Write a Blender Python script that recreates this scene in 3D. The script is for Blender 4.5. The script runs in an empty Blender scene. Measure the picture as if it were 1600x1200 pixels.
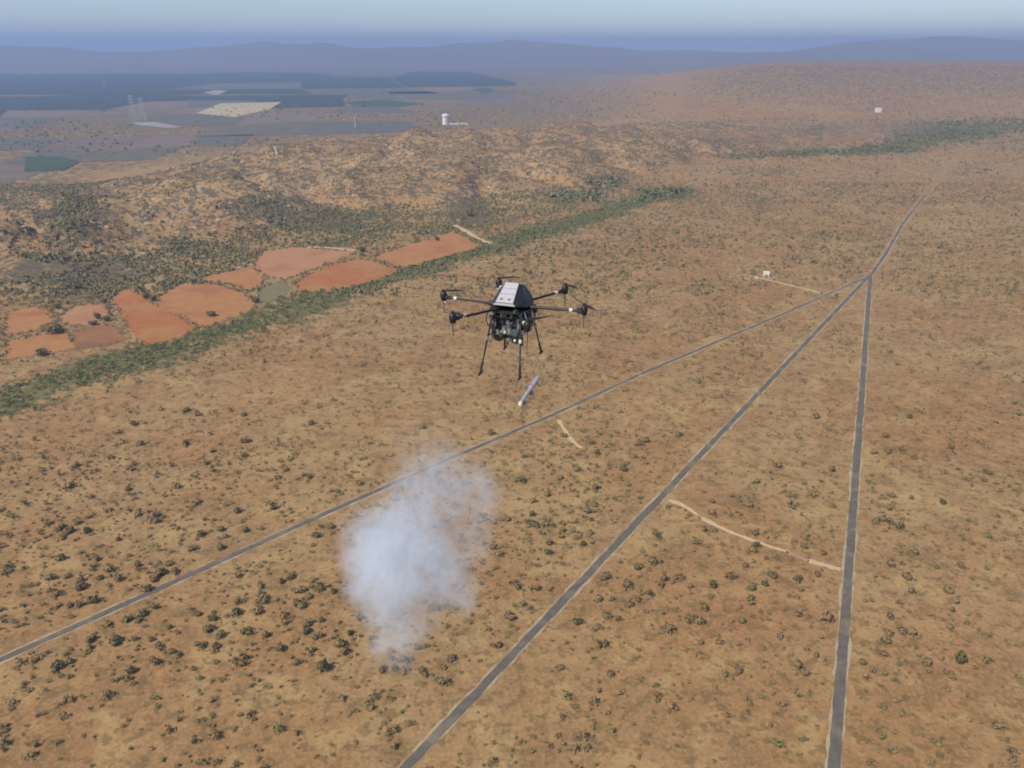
import bpy, bmesh, math, random
import numpy as np
from mathutils import Vector, Matrix, Euler

random.seed(7)
rng = np.random.default_rng(7)
scene = bpy.context.scene
COL = scene.collection
R = math.radians

# ------------------------------------------------------------------ camera
FOC = 1250.0                       # focal length in photograph pixels (1600 wide)
PITCH = math.atan(525.0 / FOC)     # camera looks this far below the horizon
CAM_Z = 230.0
cam_data = bpy.data.cameras.new('camera')
cam_data.sensor_fit = 'HORIZONTAL'
cam_data.sensor_width = 36.0
cam_data.lens = 36.0 * FOC / 1600.0
cam_data.clip_start = 0.1
cam_data.clip_end = 80000.0
cam = bpy.data.objects.new('camera', cam_data)
COL.objects.link(cam)
cam.location = (0, 0, CAM_Z)
cam.rotation_euler = (math.pi / 2 - PITCH, 0, 0)
scene.camera = cam

# ------------------------------------------------------------------ sky, sun, exposure
SUN_ELEV, SUN_AZ = R(48), R(228)   # azimuth clockwise from +Y (where the camera looks)
world = bpy.data.worlds.new('World')
scene.world = world
world.use_nodes = True
wn = world.node_tree
wn.nodes.clear()
w_out = wn.nodes.new('ShaderNodeOutputWorld')
w_bg = wn.nodes.new('ShaderNodeBackground')
w_sky = wn.nodes.new('ShaderNodeTexSky')
w_sky.sky_type = 'NISHITA'
w_sky.sun_disc = False
w_sky.sun_elevation = SUN_ELEV
w_sky.sun_rotation = SUN_AZ
w_sky.altitude = 300
w_sky.air_density = 0.8
w_sky.dust_density = 0.6
w_sky.ozone_density = 1.5
w_bg.inputs['Strength'].default_value = 0.095
wn.links.new(w_sky.outputs[0], w_bg.inputs[0])
wn.links.new(w_bg.outputs[0], w_out.inputs[0])

sun_data = bpy.data.lights.new('sun', 'SUN')
sun_data.energy = 3.0
sun_data.angle = R(0.53)
sun_data.color = (1.0, 0.93, 0.82)
sun = bpy.data.objects.new('sun', sun_data)
COL.objects.link(sun)
sd = Vector((math.sin(SUN_AZ) * math.cos(SUN_ELEV), math.cos(SUN_AZ) * math.cos(SUN_ELEV), math.sin(SUN_ELEV)))
sun.rotation_euler = sd.to_track_quat('Z', 'Y').to_euler()
sun.location = (0, 0, 400)

vs = scene.view_settings
vs.view_transform = 'Standard'
vs.look = 'None'
vs.exposure = 0.45
vs.gamma = 1.0
vs.use_curve_mapping = False
scene.render.engine = 'CYCLES'
cy = scene.cycles
cy.use_denoising = True
cy.use_adaptive_sampling = True
cy.adaptive_threshold = .015
cy.max_bounces = 12
cy.diffuse_bounces = 2
cy.glossy_bounces = 3
cy.transmission_bounces = 2
cy.volume_bounces = 6
cy.transparent_max_bounces = 8
cy.pixel_filter_type = 'BLACKMAN_HARRIS'
cy.filter_width = 1.9

# ------------------------------------------------------------------ camera helpers for laying the place out
CP, SP = math.cos(PITCH), math.sin(PITCH)
def ray(px, py):
    a, b = (px - 800.0) / FOC, (600.0 - py) / FOC
    return np.array([a, CP + b * SP, -SP + b * CP])          # depth along the view axis = 1
def at_depth(px, py, d):
    v = ray(px, py) * d
    return Vector((v[0], v[1], v[2] + CAM_Z))
def flat(px, py, z=0.0):
    v = ray(px, py)
    t = (z - CAM_Z) / v[2]
    return v[0] * t, v[1] * t
def project(x, y, z):
    dz = z - CAM_Z
    dep = y * CP - dz * SP
    up = y * SP + dz * CP
    dep = np.maximum(dep, 1e-3)
    return 800 + FOC * x / dep, 600 - FOC * up / dep, dep

# ------------------------------------------------------------------ value noise
def _hash(ix, iy, seed):
    n = (ix.astype(np.int64) * 374761393 + iy.astype(np.int64) * 668265263 + seed * 974711) & 0x7fffffff
    n = ((n ^ (n >> 13)) * 1274126177) & 0x7fffffff
    return ((n ^ (n >> 16)) & 0xffff) / 65535.0
def vnoise(x, y, seed=0):
    ix, iy = np.floor(x), np.floor(y)
    fx, fy = x - ix, y - iy
    fx, fy = fx * fx * (3 - 2 * fx), fy * fy * (3 - 2 * fy)
    a, b = _hash(ix, iy, seed), _hash(ix + 1, iy, seed)
    c, d = _hash(ix, iy + 1, seed), _hash(ix + 1, iy + 1, seed)
    return (a * (1 - fx) + b * fx) * (1 - fy) + (c * (1 - fx) + d * fx) * fy
def fbm(x, y, seed=0, octv=4):
    s, a, tot = 0, 1.0, 0
    for i in range(octv):
        s = s + a * vnoise(x * 2 ** i, y * 2 ** i, seed + i * 17)
        tot += a
        a *= 0.5
    return s / tot
def sstep(a, b, x):
    t = np.clip((x - a) / (b - a), 0, 1)
    return t * t * (3 - 2 * t)

# ------------------------------------------------------------------ terrain heights
PLATEAU = 46.0
def _curve(pts, z):
    w = [flat(px, py, z) for px, py in pts]
    u = np.array([a / b for a, b in w])
    r = np.array([b for a, b in w])
    return u, r
# front foot of the plateau and its far edge
FOOT = _curve([(-300, 560), (-80, 520), (60, 490), (160, 455), (300, 415), (420, 385), (540, 362), (720, 340), (800, 330), (930, 306), (1040, 285), (1200, 262), (1500, 262)], 0)
EDGE = _curve([(-300, 345), (-80, 318), (60, 292), (130, 276), (220, 258), (310, 240), (420, 222), (560, 206), (650, 200), (800, 192), (930, 188), (1040, 186), (1200, 186), (1500, 186)], PLATEAU)
AMP = (_curve([(-300, 300), (60, 300), (200, 300), (700, 300), (850, 300), (1000, 300), (1150, 300), (1300, 300)], 0)[0],
       np.array([0.7, 0.85, 1, 1, .95, .75, .3, .0]))
def height(x, y):
    x = np.asarray(x, float); y = np.asarray(y, float)
    yy = np.maximum(y, 60.0)
    u = np.clip(x / yy, -1.4, 1.4)
    rf = np.interp(u, *FOOT); re = np.interp(u, *EDGE); am = np.interp(u, *AMP)
    wob = (fbm(x / 170, y / 170, 3, 3) - .5) * 110
    rise = sstep(0, 230, y - rf - 30 + wob)
    fall = 1 - sstep(-120, 260, y - re + wob * .8)
    gul = np.abs(fbm(x / 150 + 9, y / 190, 21, 3) - .5) * 2
    gul = 1 - np.clip(gul * 3.2, 0, 1)
    knob = fbm(x / 105, y / 105, 33, 4) - .5
    mass = rise * fall
    h = am * mass * (PLATEAU + 16 * (fbm(x / 320, y / 320, 5, 3) - .5) + 40 * knob) - am * 36 * gul * mass * (1 - .6 * sstep(260, 520, y - rf))
    # ground climbing to broad hills far behind on the other side
    side = sstep(.02, .34, u)
    h = h + side * (26 * sstep(1300, 2500, y) + 125 * sstep(2300, 4300, y + 300 * (fbm(x / 700, y / 700, 44, 3) - .5))) * (1 - .75 * sstep(5200, 8000, y))
    h = h + side * sstep(2000, 3000, y) * 24 * (fbm(x / 420, y / 420, 51, 4) - .5)
    # blue ranges near the horizon
    rr = np.hypot(x, y)
    rid = fbm(x / 3800 + 3, y / 3800, 71, 4)
    h = h + sstep(10500, 14500, rr) * (1 - sstep(17000, 21000, rr)) * np.clip((rid - .34) * 820, 0, 440) * sstep(2000, 7000, y)
    return np.minimum(h, 470.0)
def pick(px, py):
    v = ray(px, py)
    t = np.geomspace(150, 26000, 9000)
    X, Y, Z = v[0] * t, v[1] * t, CAM_Z + v[2] * t
    g = height(X, Y)
    k = int(np.argmax(Z < g))
    if k == 0:
        k = len(t) - 1
    return float(X[k]), float(Y[k]), float(g[k])

# ------------------------------------------------------------------ materials
def new_mat(name):
    m = bpy.data.materials.new(name)
    m.use_nodes = True
    nt = m.node_tree
    b = nt.nodes['Principled BSDF']
    return m, nt, b
def node(nt, t, **kw):
    n = nt.nodes.new(t)
    for k, v in kw.items():
        setattr(n, k, v)
    return n
def math_n(nt, op, a, b=None, c=None):
    n = nt.nodes.new('ShaderNodeMath'); n.operation = op
    for i, v in enumerate((a, b, c)):
        if v is None: continue
        if isinstance(v, (int, float)): n.inputs[i].default_value = v
        else: nt.links.new(v, n.inputs[i])
    return n.outputs[0]
def mixc(nt, fac, a, b, blend='MIX'):
    n = nt.nodes.new('ShaderNodeMix'); n.data_type = 'RGBA'; n.blend_type = blend
    for i, v in ((0, fac), (6, a), (7, b)):
        if isinstance(v, (int, float)): n.inputs[i].default_value = v
        elif isinstance(v, tuple): n.inputs[i].default_value = (*v, 1)
        else: nt.links.new(v, n.inputs[i])
    return n.outputs[2]
def noise_n(nt, vec, scale, detail=4, rough=.55, dist=0.0):
    n = nt.nodes.new('ShaderNodeTexNoise')
    n.inputs['Scale'].default_value = scale
    n.inputs['Detail'].default_value = detail
    n.inputs['Roughness'].default_value = rough
    n.inputs['Distortion'].default_value = dist
    nt.links.new(vec, n.inputs['Vector'])
    return n.outputs['Fac']
def ramp(nt, fac, lo, hi):
    n = nt.nodes.new('ShaderNodeMapRange'); n.clamp = True; n.interpolation_type = 'SMOOTHSTEP'
    n.inputs[1].default_value = lo; n.inputs[2].default_value = hi
    nt.links.new(fac, n.inputs[0])
    return n.outputs[0]
def pos_vec(nt):
    return nt.nodes.new('ShaderNodeNewGeometry').outputs['Position']

def ground_material():
    m, nt, b = new_mat('dry_earth')
    P = pos_vec(nt)
    att = node(nt, 'ShaderNodeAttribute', attribute_name='cover')
    sep = nt.nodes.new('ShaderNodeSeparateColor'); nt.links.new(att.outputs['Color'], sep.inputs[0])
    veg, red, pale = sep.outputs[0], sep.outputs[1], sep.outputs[2]
    big = noise_n(nt, P, 1 / 130, 3, .6, .6)
    mid = noise_n(nt, P, 1 / 26, 3, .62, .4)
    small = noise_n(nt, P, 1 / 5.5, 2, .65)
    fine = noise_n(nt, P, 1 / 1.7, 2, .6)
    n9 = noise_n(nt, P, 1 / 10.5, 2, .65, .5)
    base = mixc(nt, ramp(nt, big, .40, .60), (0.345, 0.189, 0.079), (0.368, 0.230, 0.104))      # red brown earth to straw
    base = mixc(nt, math_n(nt, 'MULTIPLY', ramp(nt, mid, .50, .66), .6), base, (0.260, 0.151, 0.067))
    base = mixc(nt, math_n(nt, 'MULTIPLY', ramp(nt, mid, .48, .34), .6), base, (0.445, 0.302, 0.127))
    base = mixc(nt, math_n(nt, 'MULTIPLY', red, .75), base, (0.360, 0.161, 0.070))
    base = mixc(nt, math_n(nt, 'MULTIPLY', pale, .8), base, (0.498, 0.350, 0.161))
    base = mixc(nt, math_n(nt, 'MULTIPLY', ramp(nt, n9, .53, .66), .5), base, (0.201, 0.129, 0.053))
    base = mixc(nt, math_n(nt, 'MULTIPLY', ramp(nt, n9, .44, .32), .4), base, (0.456, 0.307, 0.138))
    base = mixc(nt, math_n(nt, 'MULTIPLY', ramp(nt, small, .52, .62), .62), base, (0.175, 0.114, 0.046))
    base = mixc(nt, math_n(nt, 'MULTIPLY', ramp(nt, fine, .52, .68), .4), base, (0.456, 0.313, 0.143))
    base = mixc(nt, math_n(nt, 'MULTIPLY', ramp(nt, fine, .47, .34), .4), base, (0.180, 0.111, 0.048))
    # leaf litter and low green cover, in broken patches
    lit = mixc(nt, att.outputs['Alpha'], mixc(nt, ramp(nt, small, .38, .62), (.090, .080, .052), (.175, .140, .080)), mixc(nt, ramp(nt, small, .38, .62), (.085, .098, .040), (.17, .175, .058)))
    amp = ramp(nt, veg, .02, .35)
    vsum = math_n(nt, 'MULTIPLY_ADD', amp, math_n(nt, 'ADD', math_n(nt, 'MULTIPLY', math_n(nt, 'SUBTRACT', mid, .5), 1.5), math_n(nt, 'MULTIPLY', math_n(nt, 'SUBTRACT', n9, .5), 3.0)), veg)
    base = mixc(nt, math_n(nt, 'MULTIPLY', ramp(nt, vsum, .30, .62), .85), base, lit)
    nt.links.new(base, b.inputs['Base Color'])
    b.inputs['Roughness'].default_value = .95
    b.inputs['Specular IOR Level'].default_value = .1
    bump = nt.nodes.new('ShaderNodeBump')
    bump.inputs['Strength'].default_value = .55
    bump.inputs['Distance'].default_value = .9
    nt.links.new(math_n(nt, 'ADD', math_n(nt, 'MULTIPLY', small, .8), math_n(nt, 'MULTIPLY', fine, .35)), bump.inputs['Height'])
    nt.links.new(bump.outputs[0], b.inputs['Normal'])
    return m
def two_tone(name, c1, c2, scale, rough=.9, bump=0.0, c3=None, scale3=.05, fac3=.5):
    m, nt, b = new_mat(name)
    P = pos_vec(nt)
    n1 = noise_n(nt, P, scale, 5, .62, .3)
    col = mixc(nt, ramp(nt, n1, .33, .67), c1, c2)
    if c3:
        n3 = noise_n(nt, P, scale3, 4, .6, .5)
        col = mixc(nt, math_n(nt, 'MULTIPLY', ramp(nt, n3, .48, .66), fac3), col, c3)
    nt.links.new(col, b.inputs['Base Color'])
    b.inputs['Roughness'].default_value = rough
    b.inputs['Specular IOR Level'].default_value = .2
    if bump:
        bn = nt.nodes.new('ShaderNodeBump'); bn.inputs['Strength'].default_value = bump
        bn.inputs['Distance'].default_value = .5
        nt.links.new(n1, bn.inputs['Height']); nt.links.new(bn.outputs[0], b.inputs['Normal'])
    return m
def solid(name, c, rough=.5, metal=0.0, var=.15, scale=9.0, spec=.4):
    m, nt, b = new_mat(name)
    tc = nt.nodes.new('ShaderNodeTexCoord').outputs['Object']
    n = noise_n(nt, tc, scale, 3)
    lo = tuple(v * (1 - var) for v in c); hi = tuple(min(1, v * (1 + var)) for v in c)
    nt.links.new(mixc(nt, n, lo, hi), b.inputs['Base Color'])
    b.inputs['Roughness'].default_value = rough
    b.inputs['Metallic'].default_value = metal
    b.inputs['Specular IOR Level'].default_value = spec
    return m
def leaf_mat(name, c1, c2, attr=False):
    m, nt, b = new_mat(name)
    if attr:
        t = node(nt, 'ShaderNodeAttribute', attribute_name='tone').outputs['Fac']
    else:
        t = nt.nodes.new('ShaderNodeObjectInfo').outputs['Random']
    n = noise_n(nt, pos_vec(nt), 1.3, 3)
    col = mixc(nt, t, c1, c2)
    col = mixc(nt, math_n(nt, 'MULTIPLY', ramp(nt, n, .45, .7), .5), col, tuple(min(1, v * 1.7) for v in c2))
    nt.links.new(col, b.inputs['Base Color'])
    b.inputs['Roughness'].default_value = .8
    b.inputs['Specular IOR Level'].default_value = .15
    return m

M = {}
M['ground'] = ground_material()
M['asphalt'] = two_tone('asphalt', (.120, .104, .084), (.155, .134, .108), .35, .85, 0, (.235, .185, .13), .07, .85)
M['shoulder'] = two_tone('gravel_shoulder', (.39, .295, .165), (.47, .375, .235), .5, .95, .3, (.31, .20, .098), .08, .97)
M['track'] = two_tone('beaten_track', (.52, .375, .205), (.62, .465, .28), .4, .95, .2, (.43, .28, .14), .2, .4)
M['track_faint'] = two_tone('faint_track', (.36, .25, .15), (.42, .30, .185), .3, .95, .2, (.30, .20, .115), .12, .7)
M['field_red'] = two_tone('ploughed_red', (0.366, 0.131, 0.045), (0.412, 0.160, 0.056), .09, .95, .4, (0.394, 0.198, 0.075), .022, .9)
M['field_orange'] = two_tone('ploughed_orange', (0.394, 0.173, 0.063), (0.430, 0.211, 0.078), .09, .95, .4, (0.357, 0.140, 0.055), .022, .9)
M['field_tan'] = two_tone('stubble_tan', (0.415, 0.203, 0.097), (0.441, 0.230, 0.110), .09, .95, .4, (0.389, 0.167, 0.078), .022, .9)
M['field_green'] = two_tone('fallow_green', (.20, .165, .078), (.25, .185, .09), .06, .95, .2, (.16, .15, .07), .03, .6)
M['field_dark'] = two_tone('brownish_plot', (0.275, 0.122, 0.053), (0.330, 0.148, 0.062), .06, .95, .2, (0.202, 0.110, 0.055), .02, .8)  # this plot's own brownish red earth
M['crop_green'] = two_tone('crop_green', (.05, .082, .05), (.065, .10, .055), .02, .9)
M['crop_straw'] = two_tone('crop_straw', (.44, .36, .20), (.52, .42, .24), .01, .9)
M['far_grey'] = two_tone('far_plot', (.17, .125, .095), (.20, .15, .11), .01, .9)
M['far_pale'] = two_tone('far_pale', (.30, .26, .22), (.38, .33, .28), .01, .9)
M['far_wood'] = two_tone('far_wood', (.036, .050, .046), (.052, .068, .058), .006, .9)
M['bush'] = leaf_mat('scrub_leaf', (.175, .130, .055), (.265, .190, .088))
M['bush_dry'] = leaf_mat('dry_scrub_leaf', (.190, .125, .062), (.270, .180, .095))
M['bush_green'] = leaf_mat('green_scrub_leaf', (.105, .100, .040), (.170, .145, .060))
M['scrub'] = leaf_mat('scrub_mass_leaf', (.115, .150, .050), (.280, .190, .090), True)
M['bark'] = solid('bark', (.10, .075, .05), .9)
M['white_wall'] = solid('whitewash', (.78, .76, .72), .8, var=.05)
M['white_roof'] = solid('pale_roof', (.66, .62, .56), .8, var=.08)
M['opening'] = solid('dark_opening', (.05, .05, .055), .4)
M['steel'] = solid('galvanised_steel', (.55, .57, .58), .5, .3)
M['carbon'] = solid('carbon_tube', (.018, .017, .017), .42, var=.25, scale=40)
M['carbon_dull'] = solid('carbon_plate', (.030, .029, .030), .55, var=.25, scale=30)
M['prop'] = solid('propeller_black', (.026, .022, .020), .5, var=.2)
M['hood'] = solid('hood_dark', (.026, .027, .034), .38, var=.2, scale=20)
M['hood_white'] = solid('hood_panel', (.47, .455, .465), .45, var=.12, scale=18)
M['collar'] = solid('white_collar', (.62, .61, .59), .4, var=.1)
M['alu'] = solid('aluminium', (.40, .42, .42), .38, .7, var=.2)
M['olive'] = solid('olive_pod', (.060, .066, .050), .5, var=.2)
M['green_pod'] = solid('greenish_housing', (.075, .105, .100), .45, var=.25, scale=22)
M['lens'] = solid('lens_glass', (.012, .014, .018), .1, var=.1)
M['missile'] = solid('missile_paint', (.40, .36, .42), .45, var=.12, scale=14)
M['missile_grey'] = solid('missile_grey', (.36, .355, .35), .45, var=.15, scale=14)
M['fin'] = solid('fin_grey', (.23, .21, .20), .5, var=.15)
M['nozzle'] = solid('nozzle_bright', (.85, .80, .72), .35, var=.05)

# ------------------------------------------------------------------ mesh helpers
class MB:
    def __init__(s): s.v = []; s.f = []
    def add(s, vs, fs):
        o = len(s.v); s.v += [tuple(v) for v in vs]; s.f += [tuple(i + o for i in f) for f in fs]; return s
    def box(s, c, size, rot=None, taper=1.0):
        hx, hy, hz = (d / 2 for d in size)
        pts = [Vector((x * (taper if z > 0 else 1), y * (taper if z > 0 else 1), z)) for z in (-hz, hz) for x, y in ((-hx, -hy), (hx, -hy), (hx, hy), (-hx, hy))]
        if rot: 
            m = Euler(rot).to_matrix(); pts = [m @ p for p in pts]
        pts = [p + Vector(c) for p in pts]
        return s.add(pts, [(3, 2, 1, 0), (4, 5, 6, 7), (0, 1, 5, 4), (1, 2, 6, 5), (2, 3, 7, 6), (3, 0, 4, 7)])
    def tube(s, p0, p1, r0, r1=None, n=10):
        p0, p1 = Vector(p0), Vector(p1); r1 = r0 if r1 is None else r1
        q = (p1 - p0).to_track_quat('Z', 'Y'); pts = []
        for p, r in ((p0, r0), (p1, r1)):
            for i in range(n):
                a = 2 * math.pi * i / n
                pts.append(p + q @ Vector((r * math.cos(a), r * math.sin(a), 0)))
        fs = [(i, (i + 1) % n, n + (i + 1) % n, n + i) for i in range(n)]
        fs += [tuple(range(n - 1, -1, -1)), tuple(range(n, 2 * n))]
        return s.add(pts, fs)
    def lathe(s, p0, axis, prof, n=12):
        q = Vector(axis).to_track_quat('Z', 'Y'); p0 = Vector(p0); pts = []; fs = []
        for d, r in prof:
            for i in range(n):
                a = 2 * math.pi * i / n
                pts.append(p0 + q @ Vector((r * math.cos(a), r * math.sin(a), d)))
        for j in range(len(prof) - 1):
            fs += [(j * n + i, j * n + (i + 1) % n, (j + 1) * n + (i + 1) % n, (j + 1) * n + i) for i in range(n)]
        fs += [tuple(range(n - 1, -1, -1)), tuple(range((len(prof) - 1) * n, len(prof) * n))]
        return s.add(pts, fs)
    def ball(s, c, r, n=12, m=8):
        prof = [(-r * math.cos(math.pi * k / m), max(r * math.sin(math.pi * k / m), r * .02)) for k in range(m + 1)]
        return s.lathe(c, (0, 0, 1), prof, n)
    def build(s, name, mat, parent=None, smooth=False, loc=None):
        me = bpy.data.meshes.new(name)
        me.from_pydata(s.v, [], s.f); me.validate()
        if smooth:
            me.polygons.foreach_set('use_smooth', [True] * len(me.polygons))
            me.set_sharp_from_angle(angle=R(40))
        me.materials.append(M[mat])
        o = bpy.data.objects.new(name, me); COL.objects.link(o)
        if parent: o.parent = parent
        if loc: o.location = loc
        return o
def empty(name, loc, rz=0):
    o = bpy.data.objects.new(name, None); COL.objects.link(o)
    o.location = loc; o.rotation_euler = (0, 0, rz); o.empty_display_size = .1
    return o
def tag(o, label=None, cat=None, group=None, kind=None):
    if label: o['label'] = label
    if cat: o['category'] = cat
    if group: o['group'] = group
    if kind: o['kind'] = kind
    return o
def np_mesh(name, verts, faces_flat, loop_total, mat):
    me = bpy.data.meshes.new(name)
    me.vertices.add(len(verts)); me.vertices.foreach_set('co', np.asarray(verts, np.float32).ravel())
    nf = len(faces_flat) // loop_total
    me.loops.add(len(faces_flat)); me.loops.foreach_set('vertex_index', np.asarray(faces_flat, np.int32).ravel())
    me.polygons.add(nf); me.polygons.foreach_set('loop_start', np.arange(0, nf * loop_total, loop_total, dtype=np.int32))
    me.materials.append(M[mat]); me.update(calc_edges=True); me.validate()
    return me

# ------------------------------------------------------------------ land cover (what grows and lies where)
def seg_dist(px, py, pts):
    best = np.full(np.shape(px), 1e9)
    for (x0, y0), (x1, y1) in zip(pts[:-1], pts[1:]):
        dx, dy = x1 - x0, y1 - y0
        t = np.clip(((px - x0) * dx + (py - y0) * dy) / (dx * dx + dy * dy), 0, 1)
        best = np.minimum(best, np.hypot(px - x0 - t * dx, py - y0 - t * dy))
    return best
STREAM_PX = [(-250, 720), (-80, 660), (60, 605), (150, 575), (240, 553), (330, 522), (420, 492), (520, 462), (620, 430), (700, 402), (800, 374), (900, 345), (1000, 315), (1060, 298)]
STREAM = [flat(*p) for p in STREAM_PX]
VEG_SPOTS = [(420, 325, 62, 24, 1.2), (510, 345, 70, 18, 1.3), (470, 340, 90, 22, .9), (727, 330, 34, 24, 1.4), (905, 308, 75, 14, .7), (940, 284, 45, 22, .7),
             (105, 345, 30, 50, 1.2), (140, 330, 16, 35, 1.0), (120, 425, 120, 30, 1.2), (130, 455, 90, 16, .7), (280, 392, 140, 9, .6), (285, 380, 30, 12, .9), (80, 290, 60, 30, .6),
             (250, 300, 70, 20, .3), (340, 262, 60, 12, .5), (700, 270, 120, 14, .35), (820, 235, 60, 14, .4), (450, 245, 50, 10, .4), (330, 440, 60, 10, .7),
             (1290, 200, 45, 6, .8), (1470, 205, 110, 16, 1.0), (1390, 234, 60, 6, 1.0), (1260, 238, 60, 4, .7), (1180, 268, 70, 9, .4), (1200, 320, 60, 25, .3), (1440, 395, 8, 60, .3),
             (1520, 265, 40, 12, .4), (640, 205, 90, 8, .5), (800, 180, 60, 8, .5), (1010, 300, 40, 8, .6), (60, 330, 60, 30, .5)]
RED_SPOTS = [(1200, 215, 90, 9, .8), (1290, 218, 80, 8, .9), (1050, 165, 70, 16, .5), (1180, 180, 90, 10, .5), (1380, 180, 30, 12, .6), (300, 695, 55, 25, .9), (1180, 955, 130, 40, .7), (1480, 1000, 80, 60, .6),
             (1185, 448, 26, 9, .9), (100, 700, 70, 40, .4), (1330, 262, 70, 8, .5), (1040, 400, 200, 40, .25), (250, 620, 120, 20, .3), (640, 300, 80, 30, .3), (300, 330, 100, 30, .3), (1000, 280, 60, 20, .5),
             (560, 640, 90, 20, .3), (1450, 720, 60, 30, .25)]
PALE_SPOTS = [(440, 620, 120, 22, .4), (1480, 350, 70, 18, .5), (640, 680, 120, 25, .35), (1000, 640, 120, 30, .25), (1245, 805, 30, 9, .7), (1420, 776, 20, 9, .9), (1165, 882, 15, 12, .8), (330, 300, 140, 30, .5), (215, 350, 14, 34, 1.0),
              (800, 310, 120, 18, .6), (450, 285, 120, 20, .5), (300, 412, 120, 12, .55), (620, 250, 200, 25, .3), (1180, 434, 20, 4, .8), (1350, 950, 14, 90, .3), (870, 720, 120, 30, .2), (830, 790, 60, 30, .3), (600, 270, 60, 25, .4)]
def spots(px, py, lst):
    s = np.zeros(np.shape(px))
    for x, y, rx, ry, a in lst:
        s = np.maximum(s, a * np.exp(-(((px - x) / rx) ** 2 + ((py - y) / ry) ** 2) * .8))
    return s
def cover(x, y, z):
    px, py, dep = project(x, y, z)
    ok = (y > 120)
    ds = seg_dist(x, y, STREAM)
    wid = 16 + 30 * fbm(x / 60, y / 60, 90, 2)
    strip = np.exp(-(ds / wid) ** 2) * 1.0
    hill = sstep(4, 20, z) * (1 - sstep(2300, 2800, y))
    veg = np.maximum(spots(px, py, VEG_SPOTS), strip)
    veg = np.maximum(veg, hill * .38)
    # beyond the plateau lies the dark, partly wooded plain
    u = x / np.maximum(y, 60)
    plain = sstep(150, 500, y - np.interp(np.clip(u, -1.4, 1.4), *EDGE)) * (1 - sstep(.02, .26, u))
    veg = np.maximum(veg, plain * (.62 + .5 * (fbm(x / 500, y / 700, 61, 3) - .5)))
    veg = np.maximum(veg, sstep(5500, 9000, y) * .75)
    veg = np.maximum(veg, .42 * sstep(2300, 3600, y) * sstep(.1, .3, u))
    red = spots(px, py, RED_SPOTS) + hill * .25
    red = np.maximum(red, .12 * sstep(1900, 3000, y) * sstep(.1, .3, u) * (1 - sstep(5000, 7000, y)))
    pale = spots(px, py, PALE_SPOTS) + hill * .28 * sstep(.45, .6, fbm(x / 80, y / 80, 63, 3))
    return np.where(ok, veg, .1), np.where(ok, red, .2), np.where(ok, pale, .1), strip, hill, plain

# ------------------------------------------------------------------ the ground sheet
def build_ground():
    nx, ny = 560, 660
    tx = np.linspace(-1, 1, nx); X = 420 * np.sinh(np.arcsinh(26000 / 420) * tx)
    ty = np.linspace(-np.arcsinh(2500 / 520), np.arcsinh(26000 / 520), ny); Y = 650 + 520 * np.sinh(ty)
    gx, gy = np.meshgrid(X, Y)
    gz = height(gx, gy)
    v = np.stack([gx, gy, gz], -1).reshape(-1, 3)
    i = np.arange(nx * ny).reshape(ny, nx)
    f = np.stack([i[:-1, :-1], i[:-1, 1:], i[1:, 1:], i[1:, :-1]], -1).reshape(-1)
    me = np_mesh('ground', v, f, 4, 'ground')
    me.polygons.foreach_set('use_smooth', np.ones(len(me.polygons), bool))
    a = me.color_attributes.new('cover', 'FLOAT_COLOR', 'POINT')
    vg, rd, pl, st_, *_ = cover(v[:, 0], v[:, 1], v[:, 2])
    a.data.foreach_set('color', np.stack([vg, rd, pl, np.clip(st_ * 1.4, 0, 1)], -1).astype(np.float32).ravel())
    o = bpy.data.objects.new('ground', me); COL.objects.link(o)
    tag(o, 'dry ochre scrubland rolling from the roads to the hazy hills', kind='structure')
    return o
ground = build_ground()

# ------------------------------------------------------------------ roads and tracks
def resample(pts, step):
    out = []
    for (x0, y0), (x1, y1) in zip(pts[:-1], pts[1:]):
        n = max(1, int(math.hypot(x1 - x0, y1 - y0) / step))
        out += [(x0 + (x1 - x0) * k / n, y0 + (y1 - y0) * k / n) for k in range(n)]
    return out + [pts[-1]]
def strip_mesh(pts, half, z, jit=0.0, seed=0, follow=False, wvar=0.0, cross=1):
    rnd = random.Random(seed); mb = MB(); n = len(pts)
    L = jl = jr = 0.0; rows = []
    for k, (x, y) in enumerate(pts):
        a = pts[max(0, k - 1)]; b = pts[min(n - 1, k + 1)]
        dx, dy = b[0] - a[0], b[1] - a[1]; l = math.hypot(dx, dy) or 1
        nx_, ny_ = -dy / l, dx / l
        jl = jl * .55 + rnd.uniform(-jit, jit); jr = jr * .55 + rnd.uniform(-jit, jit)
        h = half * (1 + wvar * math.sin(k * .7 + seed) * math.sin(k * .23))
        row = []
        for c in range(cross + 1):
            s = 1 - 2 * c / cross
            off = s * h + (jl if c == 0 else jr if c == cross else 0)
            X, Y = x + nx_ * off, y + ny_ * off
            row.append((X, Y, z + (float(height(X, Y)) if follow else 0)))
        rows.append(row)
    w = cross + 1
    mb.add([p for r in rows for p in r], [(k * w + c, (k + 1) * w + c, (k + 1) * w + c + 1, k * w + c + 1) for k in range(n - 1) for c in range(cross)])
    return mb
JUNC = flat(1360, 431)
def line_through(px0, px1, ext0=0, ext1=0):
    a, b = flat(*px0), flat(*px1); dx, dy = b[0] - a[0], b[1] - a[1]; l = math.hypot(dx, dy)
    return (a[0] - dx / l * ext0, a[1] - dy / l * ext0), (b[0] + dx / l * ext1, b[1] + dy / l * ext1)
def road(pts, half, shoulder, zi, label, seed):
    root = empty('road', (0, 0, 0)); tag(root, label, kind='structure')
    pp = resample(pts, 3.0)
    strip_mesh(pp, half + shoulder, .05 + .035 * zi, .6, seed, cross=2).build('shoulder', 'shoulder', root)
    strip_mesh(pp, half, .22 + .035 * zi, .20, seed + 5, cross=2).build('asphalt', 'asphalt', root)
    return root
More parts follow.
